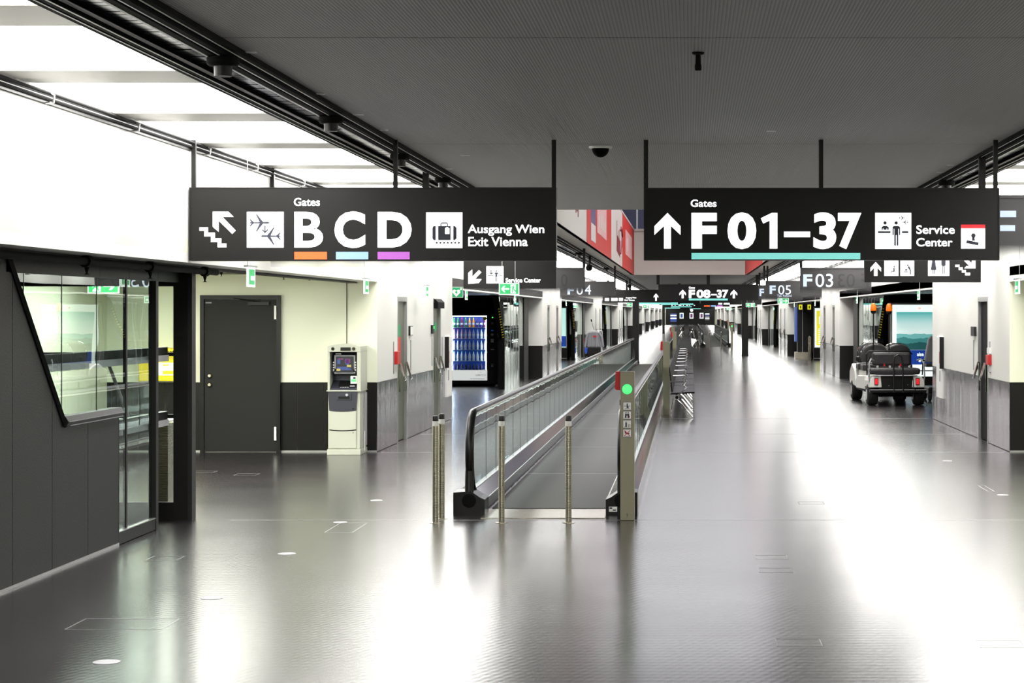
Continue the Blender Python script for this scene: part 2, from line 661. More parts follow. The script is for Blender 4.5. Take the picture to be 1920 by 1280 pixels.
# joint lines in the covering, round inspection caps and hatch outlines (all 1 mm proud metal or seams)
for yy in (9.4, 18.12, 26.95, 31.0, 35.6, 44.3, 53.0):
    B(-4.1 if yy < 27 else -4.1, 4.2, yy, yy + (0.012 if yy > 15 else 0.004), 0.0, 0.0015).build('seam', 'alu' if yy > 15 else 'black', floor)
for (px, py, r) in ((200, 1241, .072), (397, 1121, .07), (538, 1038, .07), (638, 979, .062), (706, 938, .06), (1880, 928, .06), (1776, 864, .06)):
    Y = EYE * F / (py - VY)
    X = PXf(px, Y)
    MB().lathe((X, Y, 0), [(r, 0), (r, 0.003), (r * 0.92, 0.004), (r * 0.62, 0.004), (r * 0.6, 0.0025), (0.001, 0.0025)], 28).build('floor_cap', 'silver', floor, smooth=False)
for (x0, y0, x1, y1) in ((120, 1180, 302, 1160), (272, 1050, 330, 1044), (437, 891, 478, 889), (350, 886, 398, 884), (608, 998, 660, 980), (1457, 1211, 1541, 1203),
                         (1838, 1214, 1925, 1204), (1417, 1048, 1476, 1043), (1423, 1073, 1486, 1070), (1852, 921, 1864, 910), (1498, 945, 1545, 943)):
    Ya = EYE * F / (y0 - VY); Yb = EYE * F / (y1 - VY)
    xa = PXf(x0, Ya); xb = PXf(x1, Ya)
    Yb = max(Yb, Ya + 0.25)
    t = 0.006
    mb = MB().box(xa, xb, Ya, Ya + t, 0, .0015).box(xa, xb, Yb, Yb + t, 0, .0015).box(xa, xa + t, Ya, Yb, 0, .0015).box(xb, xb + t, Ya, Yb, 0, .0015)
    mb.build('hatch_frame', 'alu', floor)

# central grooved ceiling, in bays with a small step between them
cl = struct('ceiling_center', B(-2.44, 2.61, Y0, 4.0, HC, HC + 0.1), 'ceil')
for (a, b) in ((4.0, 10.6), (10.6, 17.26), (17.26, 22.7), (22.7, 28.2)):
    o = B(-2.44, 2.61, a + 0.012, b - 0.012, HC, HC + 0.08).build('ceiling_panel', 'ceil', cl)
for k in range(34):
    a = 76.0 + 7.5 * k
    B(-2.44, 2.61, a + 0.03, a + 7.47, HC, HC + 0.08).build('ceiling_panel', 'ceil', cl)
struct('ceiling_soffit', MB().box(-2.44, -2.06, 28.2, 76, HC, HC + 0.08).box(2.10, 2.61, 28.2, 76, HC, HC + 0.08), 'void_white')
struct('ceiling_slab', B(-9, 9, Y0, 28.2, HC + 0.3, HC + 0.5), 'black_matte')
struct('ceiling_slab', B(-9, 9, 76.4, Y1 + 10, HC + 0.3, HC + 0.5), 'black_matte')
# thin white slot diffusers at the edge of the grooved ceiling
for (px, py, w_) in ((468, 97, 26), (598, 175, 22), (672, 214, 20), (720, 243, 14), (872, 290, 18), (842, 316, 12), (1446, 245, 18), (1782, 309, 12), (1763, 322, 14)):
    Y = (HC - EYE) * F / (VY - py)
    x = PXf(px, Y)
    B(x - w_ * Y / F / 2, x + w_ * Y / F / 2, Y - 0.02, Y + 0.02, HC - 0.006, HC + 0.005).build('slot_diffuser', 'alu_line', cl)

# void above the hall between y 28 and 76
VT = 4.93
vl = struct('wall_void_left', B(-2.16, -2.06, 28.2, 76, HC, VT), 'poster_white')
vr = struct('wall_void_right', B(2.10, 2.20, 28.2, 76, HC, VT), 'poster_white')
struct('wall_void_back', MB().box(-2.06, 2.10, 76.0, 76.3, HC, VT).box(-2.2, 2.25, 75.9, 76.35, VT, VT + 0.08), 'void_white')
struct('trim_1', MB().box(-2.2, -2.04, 28.2, 76, VT, VT + 0.06).box(2.08, 2.24, 28.2, 76, VT, VT + 0.06), 'void_white')
struct('wall_void_front', B(-2.16, 2.2, 28.2, 28.4, HC + 0.08, VT + 3), 'void_white')
ub = struct('wall_upper_glazing', MB().box(-4.2, 4.3, 78.0, 78.2, VT, 8.0).box(-4.3, -4.2, 28.4, 78, VT - .3, 8.0).box(4.3, 4.4, 28.4, 78, VT - .3, 8.0), 'blue_glass')
for k in range(9):
    x = -4.0 + k * 1.0
    B(x - 0.03, x + 0.03, 77.9, 78.0, VT, 8.0).build('mullion', 'alu', ub)
for k in range(16):
    y = 30 + k * 3.0
    B(-4.2, -4.12, y, y + 0.08, VT - .3, 8.0).build('mullion', 'alu', ub)
struct('ceiling_upper', B(-4.4, 4.4, 28.2, 78.2, 8.0, 8.2), 'void_white')


def void_panel(y0, y1, m, s, z0=HC - 0.02, z1=VT):
    xa = -2.06 if s < 0 else 2.10
    return B(xa, xa - s * 0.012, y0 + .01, y1 - .01, z0, z1)


def void_banner(y0, y1, label, s=-1):
    b = void_panel(y0, y1, 'red_poster', s).build('wall_banner', 'red_poster')
    tag(b, label, 'banner', None)
    return b


b1 = void_banner(26.5 + 2, 30.6, 'red wall banner, sliver nearest the camera in the void beside the white poster')
b2 = void_banner(40.6, 53.4, 'wide red banner in the ceiling void with pale pink square and a narrow slit')
B(-2.048, -2.044, 42.3, 44.4, 3.38, VT).build('slit', 'blue_glass', b2)
B(-2.0479, -2.0435, 42.3, 44.4, 3.38, 3.75).build('slit_sill', 'poster_white', b2)
x = -2.047
mb = MB().box(x, x + .004, 45.2, 50.2, 3.65, 4.60)
mb.build('pink_square', 'pink_poster', b2)
for i, y in enumerate((46.0, 46.9, 47.8, 48.6, 49.3)):
    B(x + .004, x + .007, y, y + .28, 3.8, 4.05 + 0.1 * (i % 3)).build('printed_stroke', 'poster_white', b2)
b3 = void_banner(62.3, 75.6, 'red banner at the far end of the ceiling void with a small pink square')
B(x, x + .004, 65.2, 72.6, 3.75, 4.55).build('pink_square', 'pink_poster', b3)
B(x + .004, x + .007, 67.0, 68.0, 3.9, 4.35).build('printed_stroke', 'poster_white', b3)
b4 = void_banner(58.0, 75.6, 'red banner on the right side of the ceiling void above the gate signs', 1)
w1 = void_panel(30.7, 40.5, 'poster_white', -1).build('wall_banner', 'poster_white')
tag(w1, 'white banner with crimson brush strokes left of the wide red one', 'banner')
for k in range(9):
    y = 34.4 + k * 0.36
    B(x, x + .004, y, y + .22, 3.80 + 0.06 * (k % 2) - 0.022 * k, VT - .02).build('brush_stroke', 'crimson', w1)
w2 = void_panel(53.5, 62.2, 'poster_white', -1).build('wall_banner', 'poster_white')
tag(w2, 'white banner with a crimson jug shape between two red banners', 'banner')
MB().prism([(57.2, 3.62), (60.0, 3.50), (60.3, 3.98), (57.4, 4.08)], 'x', x, x + .004).build('jug_body', 'crimson', w2)
for (a, b, c_) in ((57.3, 57.6, 4.50), (58.4, 58.6, 4.25), (59.2, 59.5, 4.32)):
    MB().prism([(a, 3.98), (b, 3.97), (b, c_), (a, c_ - .05)], 'x', x, x + .004).build('jug_stroke', 'crimson', w2)
MB().tube([(x + .01, 60.2, 3.62), (x + .01, 60.9, 3.85), (x + .01, 61.6, 4.15), (x + .01, 61.3, 4.32), (x + .01, 60.6, 4.42), (x + .01, 60.0, 4.3)], 0.03, 6).build('jug_handle', 'crimson', w2)


# luminous side ceilings, slat by slat
def side_ceiling(name, x0, x1):
    root = struct(name, B(x0, x1, Y0, Y1, HC + 0.09, HC + 0.12), 'black_matte')
    rest_l, rest_b = MB(), MB()
    shared = {}
    n = -7
    while True:
        ys = 10.27 + 2.55 * n
        if ys > Y1 - 3: break
        pcs = ((0.0, 0.87, 'lum', 0.02), (0.905, 1.70, 'lum', 0.0), (1.735, 2.13, 'baffle', -0.005), (2.145, 2.535, 'baffle', 0.012))
        for a, b, m, dz in pcs:
            if n < 34:
                o = B(x0 + .01, x1 - .01, ys + a, ys + b, HC + dz, HC + dz + 0.03)
                key = (a,)
                if key in shared:
                    c = shared[key].copy()
                    COL.objects.link(c)
                    c.location = (0, ys - shared_y[key], 0)
                else:
                    shared[key] = o.build('ceiling_slat', m, root)
                    shared_y[key] = ys
            else:
                (rest_l if m == 'lum' else rest_b).box(x0 + .01, x1 - .01, ys + a, ys + b, HC + dz, HC + dz + 0.03)
        n += 1
    tag(rest_l.build('luminous_slats', 'lum', root), kind='stuff')
    tag(rest_b.build('grey_slats', 'baffle', root), kind='stuff')
    return root


shared_y = {}
side_ceiling('ceiling_left', XL, -2.975)
shared_y = {}
side_ceiling('ceiling_right', 3.09, XR)


# black lighting channel between the centre ceiling and the luminous ceilings
def channel(name, xa, xb, s, label):
    """xa = edge against the centre ceiling, xb = edge against the luminous ceiling, s = direction from centre outwards"""
    W = abs(xb - xa)
    f = lambda t: xa + s * t * W
    root = struct(name, MB().box(f(0), f(1), Y0, Y1, HC + 0.02, HC + 0.14), 'black_matte')
    for (a, b, z) in ((0.0, 0.05, -0.03), (0.10, 0.165, -0.05), (0.22, 0.30, -0.05), (0.78, 0.84, -0.05), (0.88, 0.94, -0.05), (0.965, 1.0, -0.03)):
        B(f(a), f(b), Y0, Y1, HC + z, HC + 0.02).build('black_rail', 'strip_glass', root)
    for (a, b, z) in ((0.36, 0.405, -0.03), (0.70, 0.75, -0.03)):
        B(f(a), f(b), Y0, Y1, HC + z, HC + z + 0.006).build('bright_edge', 'alu_line', root)
    for (a, z) in ((0.05, -0.034), (0.165, -0.052), (0.30, -0.052), (0.766, -0.052), (0.866, -0.052), (0.951, -0.034)):
        B(f(a), f(a + 0.014), Y0, Y1, HC + z, HC + z + 0.003).build('fine_line', 'alu_line', root)
    lv = MB()
    y = 6.0
    while y < 76:
        lv.box(f(0.405), f(0.70), y, y + 0.085, HC + 0.004 * random.random(), HC + 0.012)
        y += 0.1
    tag(lv.build('louvre_blades', 'louvre', root), kind='stuff')
    return root


channel('trim_2', -2.44, -2.975, -1, '')
channel('trim_3', 2.61, 3.09, 1, '')


def spotlight(px, py, i, side, Y=None):
    Y = Y or (HC - EYE - 0.03) * F / (VY - py)
    X = -2.53 if side < 0 else 2.70
    root = thing('spotlight', (X, Y, HC - 0.03), i, 'spotlight')
    MB().lathe((X, Y, HC - 0.10), [(0.075, 0), (0.088, 0.012), (0.088, 0.045), (0.07, 0.055)], 18).build('lamp_body', 'black_matte', root, smooth=True)
    MB().lathe((X, Y, HC - 0.155), [(0.048, 0), (0.05, 0.055)], 16).build('lens_ring', 'rubber', root, smooth=True)
    MB().box(X - 0.02, X + 0.02, Y - 0.03, Y + 0.03, HC - 0.05, HC - 0.0).build('bracket', 'black_matte', root)
    return root


spotlight(437, 100, 'black round spotlight on the left ceiling track nearest the camera, high above the left sign', -1)
spotlight(640, 213, 'second black spotlight along the left ceiling track, mid way to the left sign', -1)
spotlight(765, 285, 'black spotlight on the left track just before the left sign hanger rod', -1)
spotlight(835, 330, 'black spotlight on the left track right above the top edge of the left sign', -1)
spotlight(1760, 335, 'black spotlight on the right ceiling track just above the Service Center sign', 1)
spotlight(0, 0, 'black track spotlight on the left beyond the front signs, beside the red banner', -1, 46.5)
spotlight(0, 0, 'black track spotlight on the left, lower and farther beyond the front signs', -1, 62.0)


# hanging projector heads that show as dark blobs in the left gap
def track_head(Y, label, X=-2.45):
    root = thing('track_projector', (X, Y, HC - 0.06), label, 'spotlight')
    MB().tube([(X, Y, HC - 0.02), (X, Y, HC - 0.22)], 0.03, 8).build('stem', 'black_matte', root)
    MB().lathe((X - .02, Y - 0.1, HC - 0.32), [(0.02, 0), (0.075, 0.02), (0.085, 0.16), (0.05, 0.22)], 14, 'y').build('lamp_head', 'black_matte', root, smooth=True)
    return root


track_head(50.0, 'black projector hanging from the left track between the two left gate signs')
track_head(84.0, 'small black projector hanging from the left track far beyond the second left gate sign')


# white upper wall bands with the dark rail along their top
def cable_rail(name, X, s):
    root = struct(name, MB().box(X, X - s * 0.02, Y0, Y1, HC - 0.09, HC - 0.002), 'black')
    for dz, dx in ((-0.028, 0.045), (-0.062, 0.03)):
        MB().tube([(X - s * dx, Y0, HC + dz), (X - s * dx, Y1, HC + dz)], 0.011, 8).build('cable', 'black_matte', root, smooth=True)
    B(X - s * .021, X - s * .024, Y0, Y1, HC - 0.048, HC - 0.042).build('bright_line', 'alu_line', root)
    for k in range(30):
        y = 10.9 + 2.1 * k + 0.2 * math.sin(k * 3)
        MB().tube([(X - s * .02, y, HC - .09), (X - s * .07, y, HC - .085), (X - s * .075, y, HC - .04), (X - s * .02, y, HC - .01)], 0.008, 6).build('cable_clip', 'alu', root)
    return root


wl = struct('wall_left', B(XL, XL - 0.25, Y0, Y1, ZB, HC + 0.1), 'white')
wr = struct('wall_right', B(XR, XR + 0.25, Y0, Y1, ZB, HC + 0.1), 'white')
cable_rail('trim_4', XL, -1)
cable_rail('trim_5', XR, 1)
struct('wall_outer_left', B(-8.3, -8.1, Y0, Y1, 0, HC + .3), 'black')
struct('wall_outer_right', B(8.1, 8.3, Y0, Y1, 0, HC + .3), 'black')
struct('wall_behind', B(-8.3, 8.3, Y0 - .2, Y0, 0, HC + .3), 'cream')
# end of the pier
we = struct('wall_end', MB().box(-8, 8, Y1, Y1 + .2, 0, HC + .3), 'cream')
B(-3.75, 4.15, Y1 - .25, Y1 - .02, 0.0, HC - .02).build('black_end_panel', 'black', we)

DOORN = [0]


def pier(k, s):
    """solid wall block between two gate recesses"""
    X = XL if s < 0 else XR
    a = 27.0 + PER * k
    b = a + BL
    near = k == 0
    wm = 'cream' if near else 'white'
    xo = X + s * 3.9
    if near:
        # openings for the doors: assemble the corridor face from pieces
        if s < 0: gaps = ((28.87, 29.85), (32.9, 33.9))
        else: gaps = ((28.95, 29.95),)
    else:
        gaps = ((a + 1.9, a + 2.85), (a + 5.9, a + 6.9)) if k < 5 else ()
    root = struct('wall_block', MB().box(X + s * .30, xo, a + .012, b, 0.93, ZB + .3), 'white')
    # frontal face (towards the camera)
    fr = B(X, xo, a, a + .012, 0.93, ZB + (.1 if near else .02)).build('return_wall', wm, root)
    # corridor face, white above
    mb = MB()
    y = a + .012
    for (g0, g1) in gaps:
        mb.box(X, X + s * .3, y, g0, .93, ZB)
        mb.box(X, X + s * .3, g0, g1, 2.09, ZB)
        y = g1
    mb.box(X, X + s * .3, y, b, .93, ZB)
    mb.build('white_cladding', 'white', root)
    # steel base panels
    cuts = [a]
    for (g0, g1) in gaps: cuts += [g0, g1]
    cuts.append(b)
    segs = [(cuts[i], cuts[i + 1]) for i in range(0, len(cuts), 2)]
    for (u, v) in segs:
        n = max(1, round((v - u) / 1.5)) if k < 4 else 1
        for q in range(n):
            ya = u + (v - u) * q / n + .006
            yb = u + (v - u) * (q + 1) / n - .006
            B(X, X + s * .02, ya, yb, 0.008, .925).build('steel_panel', 'steel', root)
    mb = MB()
    for (u, v) in segs:
        mb.box(X + s * .022, X + s * .3, u + .012, v, 0, .93)
    mb.box(X + s * .30, xo, a + .03, b, 0, .93)
    mb.build('plinth_core', 'black', root)
    # black tiles of the frontal base
    if near:
        xs = [X + s * .012]
        while abs(xs[-1] - X) < 3.6:
            xs.append(xs[-1] + s * .353)
        B(X + s * .005, xo, a + .016, a + .028, 0.02, .93).build('tile_grout', 'grout', root)
        for i in range(len(xs) - 1):
            ta, tb = xs[i], xs[i + 1] - s * .006
            if s < 0:
                if ta > -5.435: tb = max(tb, -5.432)
                elif tb < -6.50: ta = min(ta, -6.503)
                else: continue
            B(ta, tb, a, a + .015, 0.025, .93).build('black_tile', 'black_tile', root)
        B(X + s * .005, xo, a - .004, a + .015, 0, 0.022).build('base_strip', 'alu', root)
    else:
        B(X + s * .005, xo, a, a + .03, 0, .93).build('black_base', 'black_tile', root)
    # doors
    for (g0, g1) in gaps:
        DOORN[0] += 1
        d = tag(MB().box(X + s * .04, X + s * .08, g0 + .05, g1 - .05, 0.01, 2.02).build('door_%d' % DOORN[0], 'black_matte' if (near and s > 0) else 'steel_door'), kind='structure')
        MB().box(X - s * .004, X + s * .12, g0, g0 + .05, 0, 2.09).box(X - s * .004, X + s * .12, g1 - .05, g1, 0, 2.09).box(X - s * .004, X + s * .12, g0 + .05, g1 - .05, 2.02, 2.09).build('door_frame', 'alu', d)
        B(X + s * .2, X + s * .28, g0, g1, 0, 2.09).build('door_core', 'black', d)
        if k < 3:
            # folded steel push handles
            for yy in (g0 + .15, g1 - .20):
                MB().prism([(X + s * .0, 1.13), (X - s * .03, 1.14), (X - s * .10, 0.90), (X - s * .085, 0.88), (X - s * .02, 1.08)], 'y', yy, yy + .07).build('push_handle', 'chrome', d)
                MB().tube([(X - s * .012, yy - .03, 1.12), (X - s * .012, yy - .03, 0.72)], .012, 8).build('pull_bar', 'chrome', d, smooth=True)
    return root


for k in range(0, 10):
    pier(k, -1)
    pier(k, 1)

# recess backs and ceilings
for k in range(-1, 10):
    for s, X in ((-1, XL), (1, XR)):
        a = 27.0 + PER * k + BL
        b = a + PER - BL
        if k < 0: a = Y0
        m = 'cream' if k < 0 else 'black'
        struct('ceiling_recess', B(X, X + s * 3.9, a, b, ZB + .08 if k < 0 else ZB + .03, ZB + .2), m)
        struct('wall_recess', B(X + s * 3.6, X + s * 3.8, a, b, 0, ZB + .1), m)
        if k >= 0:
            struct('wall_recess', B(X + s * .75, X + s * 3.6, a + 17.0, a + 17.2, 0, ZB + .03), 'black_matte')
# pale strip along the upper edge of the near recess
struct('trim_6', MB().box(XL - .27, XL - .4, Y0, 27, ZB - .02, ZB + .1), 'slate')

# panel joints of the near recess ceiling
rc = struct('trim_7', MB().box(-4.5, -8.0, 19.0, 19.03, ZB + .06, ZB + .08).box(-4.5, -8, 22.4, 22.43, ZB + .06, ZB + .08).box(-4.5, -8, 25.0, 25.03, ZB + .06, ZB + .08), 'grout')

# vertical joint of the back wall
B(-4.563, -4.557, 26.985, 26.999, 0.93, ZB + .08).build('trim_8', 'black')['kind'] = 'structure'

# ------------------------------------------------------------------ left glass booth wall (Y 13..18)
GX = -4.55
booth = thing('gate_booth', (GX, 15.5, 0), 'charcoal panelled booth wall with slanted glass window at the left edge', 'booth')
# solid panels left of the slanted window and below it
def ysl(z):  # slanted line
    return 14.75 - (z - 1.03) / (2.27 - 1.03) * 1.25


def panel(y0, y1, z0=0.02, z1t=2.27, n='wall_panel'):
    pts = [(y0, z0), (y1, z0)]
    # clip with slanted window edge
    def top(y):
        if y <= 13.5: return 2.27
        if y <= 14.75: return 2.27 - (y - 13.5) / 1.25 * 1.24
        return 1.03
    ys = [y for y in (13.5, 14.75) if y0 < y < y1]
    pts += [(y1, top(y1))]
    for y in reversed(ys): pts.append((y, top(y)))
    pts.append((y0, top(y0)))
    return MB().prism(pts, 'x', GX - .06, GX).build(n, 'slate', booth)


edges = [8.5, 9.35, 10.2, 11.05, 11.9, 12.78, 13.63, 14.48, 15.34, 16.17]
for i in range(len(edges) - 1):
    panel(edges[i] + .004, edges[i + 1] - .004)
B(GX - .05, GX + .004, 8.5, 16.17, 0, .02).build('base_strip', 'alu', booth)
# sill, its highlights drawn as two thin metal lines
MB().prism([(GX + .03, 1.03), (GX + .045, 1.06), (GX + .02, 1.10), (GX - .06, 1.10), (GX - .06, 1.03)], 'y', 14.72, 16.17).build('sill', 'frame_dark', booth)
B(GX + .03, GX + .047, 14.75, 16.17, 1.058, 1.063).build('sill_line', 'alu', booth)
B(GX + .028, GX + .04, 14.78, 16.17, 1.028, 1.034).build('sill_line', 'alu', booth)
# slanted black profile
MB().tube([(GX + .01, 13.48, 2.27), (GX + .01, 14.75, 1.03)], .02, 4).build('slanted_profile', 'frame_dark', booth)
# header
hs = [13.5, 15.65, 16.47, 17.35]
for i in range(3):
    B(GX - .05, GX, hs[i] + .003, hs[i + 1] - .003, 2.125, 2.36).build('header_panel', 'slate', booth)
B(GX - .05, GX, 17.353, 18.1, 2.125, 2.36).build('header_panel', 'slate', booth)
# glass panes
cut = [13.93, 14.78, 15.65, 16.47, 17.30]
def pane(y0, y1):
    pts = []
    zb0 = 1.10 if y0 < 16.17 else 0.1
    def low(y):
        if y < 14.68: return 1.10 + (14.68 - y) / 1.25 * 1.24
        return 1.10
    if y1 <= 16.17:
        pts = [(y0, low(y0))]
        if y0 < 14.68 < y1: pts.append((14.68, 1.10))
        pts += [(y1, low(y1)), (y1, 2.125), (y0, 2.125)]
    elif y0 < 16.17:
        pts = [(y0, 1.10), (16.17, 1.10), (16.17, .1), (y1, .1), (y1, 2.125), (y0, 2.125)]
    else:
        pts = [(y0, .1), (y1, .1), (y1, 2.125), (y0, 2.125)]
    MB().prism(pts, 'x', GX - .035, GX - .025).build('glass_pane', 'glass', booth)


pane(13.66, cut[0] - .004)
for i in range(4):
    pane(cut[i] + .004, cut[i + 1] - .004)
for y in cut[:3]:
    B(GX - .03, GX - .023, y - .004, y + .004, 1.1, 2.125).build('pane_joint', 'rubber', booth)
B(GX - .045, GX - .02, 16.45, 16.49, .1, 2.125).build('mullion', 'frame_dark', booth)
B(GX - .06, GX + .005, 17.28, 17.36, 0.0, 2.125).build('end_mullion', 'frame_dark', booth)
B(GX - .05, GX, 16.17, 17.28, .005, .1).build('plinth', 'slate', booth)
B(GX - .03, GX + .003, 16.17, 17.30, .1, .107).build('base_line', 'alu', booth)
B(GX - .03, GX + .001, 16.165, 16.18, .1, 1.03).build('mullion', 'frame_dark', booth)
# inner rails behind the glass
for z in (1.51, 0.94):
    ya = 14.1 if z > 1.2 else 16.0
    B(GX - .14, GX - .08, ya, 18.0, z - .03, z + .04).build('inner_rail', 'frame_dark', booth)
    B(GX - .13, GX - .07, ya, 18.0, z - .085, z - .03).build('rail_board', 'silver', booth)
MB().tube([(GX - .3, 16.9, 1.45), (GX - .3, 17.6, .9)], .015, 8).build('brace', 'alu', booth)
# dark ramp body behind the glass
struct('wall_ramp', B(GX - 1.6, GX - 1.5, Y0, 15.3, 0, 2.3), 'black')
B(GX - 1.5, GX - .2, 14.9, 15.0, .2, 1.25).build('counter_box', 'brown', booth)
# end glass wall across the booth (frontal)
eg = thing('glass_partition', (-6.0, 18.15, 0), 'frontal glass partition with black frame between booth and black post', 'partition')
B(-4.606, -4.477, 18.1, 18.2, 0, 2.27).build('post', 'frame_dark', eg)
B(-4.477, -4.44, 18.1, 18.24, 0, 2.27).build('post_edge', 'slate', eg)
B(-7.6, -4.61, 18.12, 18.18, 0, .16).build('bottom_frame', 'frame_dark', eg)
B(-7.6, -4.61, 18.12, 18.18, 2.09, 2.3).build('top_frame', 'frame_dark', eg)
B(-7.6, -4.61, 18.13, 18.17, 1.465, 1.50).build('transom', 'frame_dark', eg)
B(-7.6, -4.61, 18.13, 18.17, 0.91, 0.945).build('transom', 'frame_dark', eg)
for (z0, z1) in ((.16, .91), (.945, 1.465), (1.5, 2.09)):
    B(-7.6, -4.61, 18.145, 18.155, z0, z1).build('glass_pane', 'clear', eg)
B(-5.0, -4.86, 18.9, 19.3, 0.05, .82).build('cabinet_behind', 'stainless', eg)
B(-5.5, -4.82, 18.5, 19.2, 0.84, .855).build('shelf_board', 'paper', eg)

# sprinkler pipe under the wall band
pipe = thing('sprinkler_pipe', (-4.36, 14, 2.24), 'black sprinkler pipe running under the white wall band above the booth', 'pipe')
MB().tube([(-4.36, 8, 2.225), (-4.36, 18.7, 2.225)], .028, 10).build('pipe', 'black_matte', pipe, smooth=True)
for Y in (14.67, 16.4, 18.25):
    MB().tube([(-4.36, Y - .05, 2.225), (-4.36, Y + .05, 2.225)], .045, 10).build('coupling', 'black_matte', pipe, smooth=True)
    MB().lathe((-4.36, Y, 2.13), [(.022, 0), (.006, .01), (.012, .03), (.02, .06), (.02, .1)], 10).build('sprinkler_head', 'black_matte', pipe)
for (px, py, Y, wd) in ((415, 513, 24, 'leftmost'), (532, 520, 26, 'second from left'), (580, 524, 26.6, 'third from left'), (627, 530, 26.8, 'rightmost')):
    X = PXf(px, Y)
    s_ = thing('ceiling_sprinkler', (X, Y, ZB + .08), 'small black sprinkler head under the alcove ceiling, ' + wd, 'sprinkler', 'sprinklers on the alcove ceiling')
    MB().lathe((X, Y, ZB + .01), [(.018, 0), (.004, .008), (.01, .03), (.02, .05), (.02, .07)], 10).build('nozzle', 'black_matte', s_)

# ------------------------------------------------------------------ back wall door (left alcove)
d = tag(B(-6.445, -5.49, 26.955, 26.995, 0.01, 2.03).build('door_20', 'door'), kind='structure')
fx0, fx1 = -6.50, -5.435
MB().box(fx0, fx0 + .05, 26.93, 27.0, 0, 2.09).box(fx1 - .05, fx1, 26.93, 27.0, 0, 2.09).box(fx0 + .05, fx1 - .05, 26.93, 27.0, 2.035, 2.09).build('door_frame', 'black', d)
for z in (1.86, .25):
    B(-5.515, -5.475, 26.93, 26.955, z - .09, z + .09).build('hinge', 'paper', d)
for z in (1.02, .90):
    MB().lathe((-6.37, 26.955, z), [(.035, 0), (.035, -.02), (.02, -.05)], 16, 'y').build('door_knob', 'stainless', d, smooth=True)
B(-5.86, -5.58, 26.91, 26.955, 1.955, 2.0).build('door_closer', 'black', d)
MB().tube([(-5.7, 26.92, 2.0), (-6.05, 26.93, 2.05)], .008, 6).build('closer_arm', 'black', d)
B(-6.43, -6.35, 26.95, 26.956, 1.98, 2.0).build('name_plate', 'grey_plastic', d)

# framed notice
fo = thing('wall_notice', (-6.69, 26.98, 1.53), 'small white notice in thin black frame left of the black door', 'notice')
z0, z1 = PZf(633, 27), PZf(610, 27)
B(-6.86, -6.61, 26.975, 26.998, z0, z1).build('frame', 'black', fo)
B(-6.845, -6.625, 26.97, 26.976, z0 + .015, z1 - .015).build('paper_sheet', 'paper', fo)

# yellow post box
yb = thing('post_box', (-6.83, 26.8, .95), 'yellow wall post box behind the black post beside the door', 'post box')
MB().prism([(-7.25, .955), (-6.68, .955), (-6.68, 1.29), (-6.64, 1.30), (-6.64, 1.355), (-6.9, 1.395), (-7.3, 1.37), (-7.3, 1.30), (-7.25, 1.29)], 'y', 26.7, 26.995).build('box_body', 'yellow', yb, bevel=.008)
B(-7.26, -6.66, 26.66, 26.7, 1.27, 1.30).build('slot_lip', 'yellow', yb)
B(-7.0, -6.74, 26.69, 26.7, 1.03, 1.20).build('notice_plate', 'paper', yb)
text('lettering', 'Post', -6.93, -6.78, 1.325, 1.365, 26.697, 'black', yb, .02)
B(-6.93, -6.85, 26.685, 26.69, 1.16, 1.175).build('plate_logo', 'yellow', yb)
B(-6.93, -6.76, 26.685, 26.69, 1.05, 1.09).build('plate_band', 'yellow', yb)
MB().box(-6.675, -6.60, 26.8, 26.95, .955, 1.28).box(-6.68, -6.595, 26.78, 26.96, 1.28, 1.31).build('side_flap', 'yellow', yb)

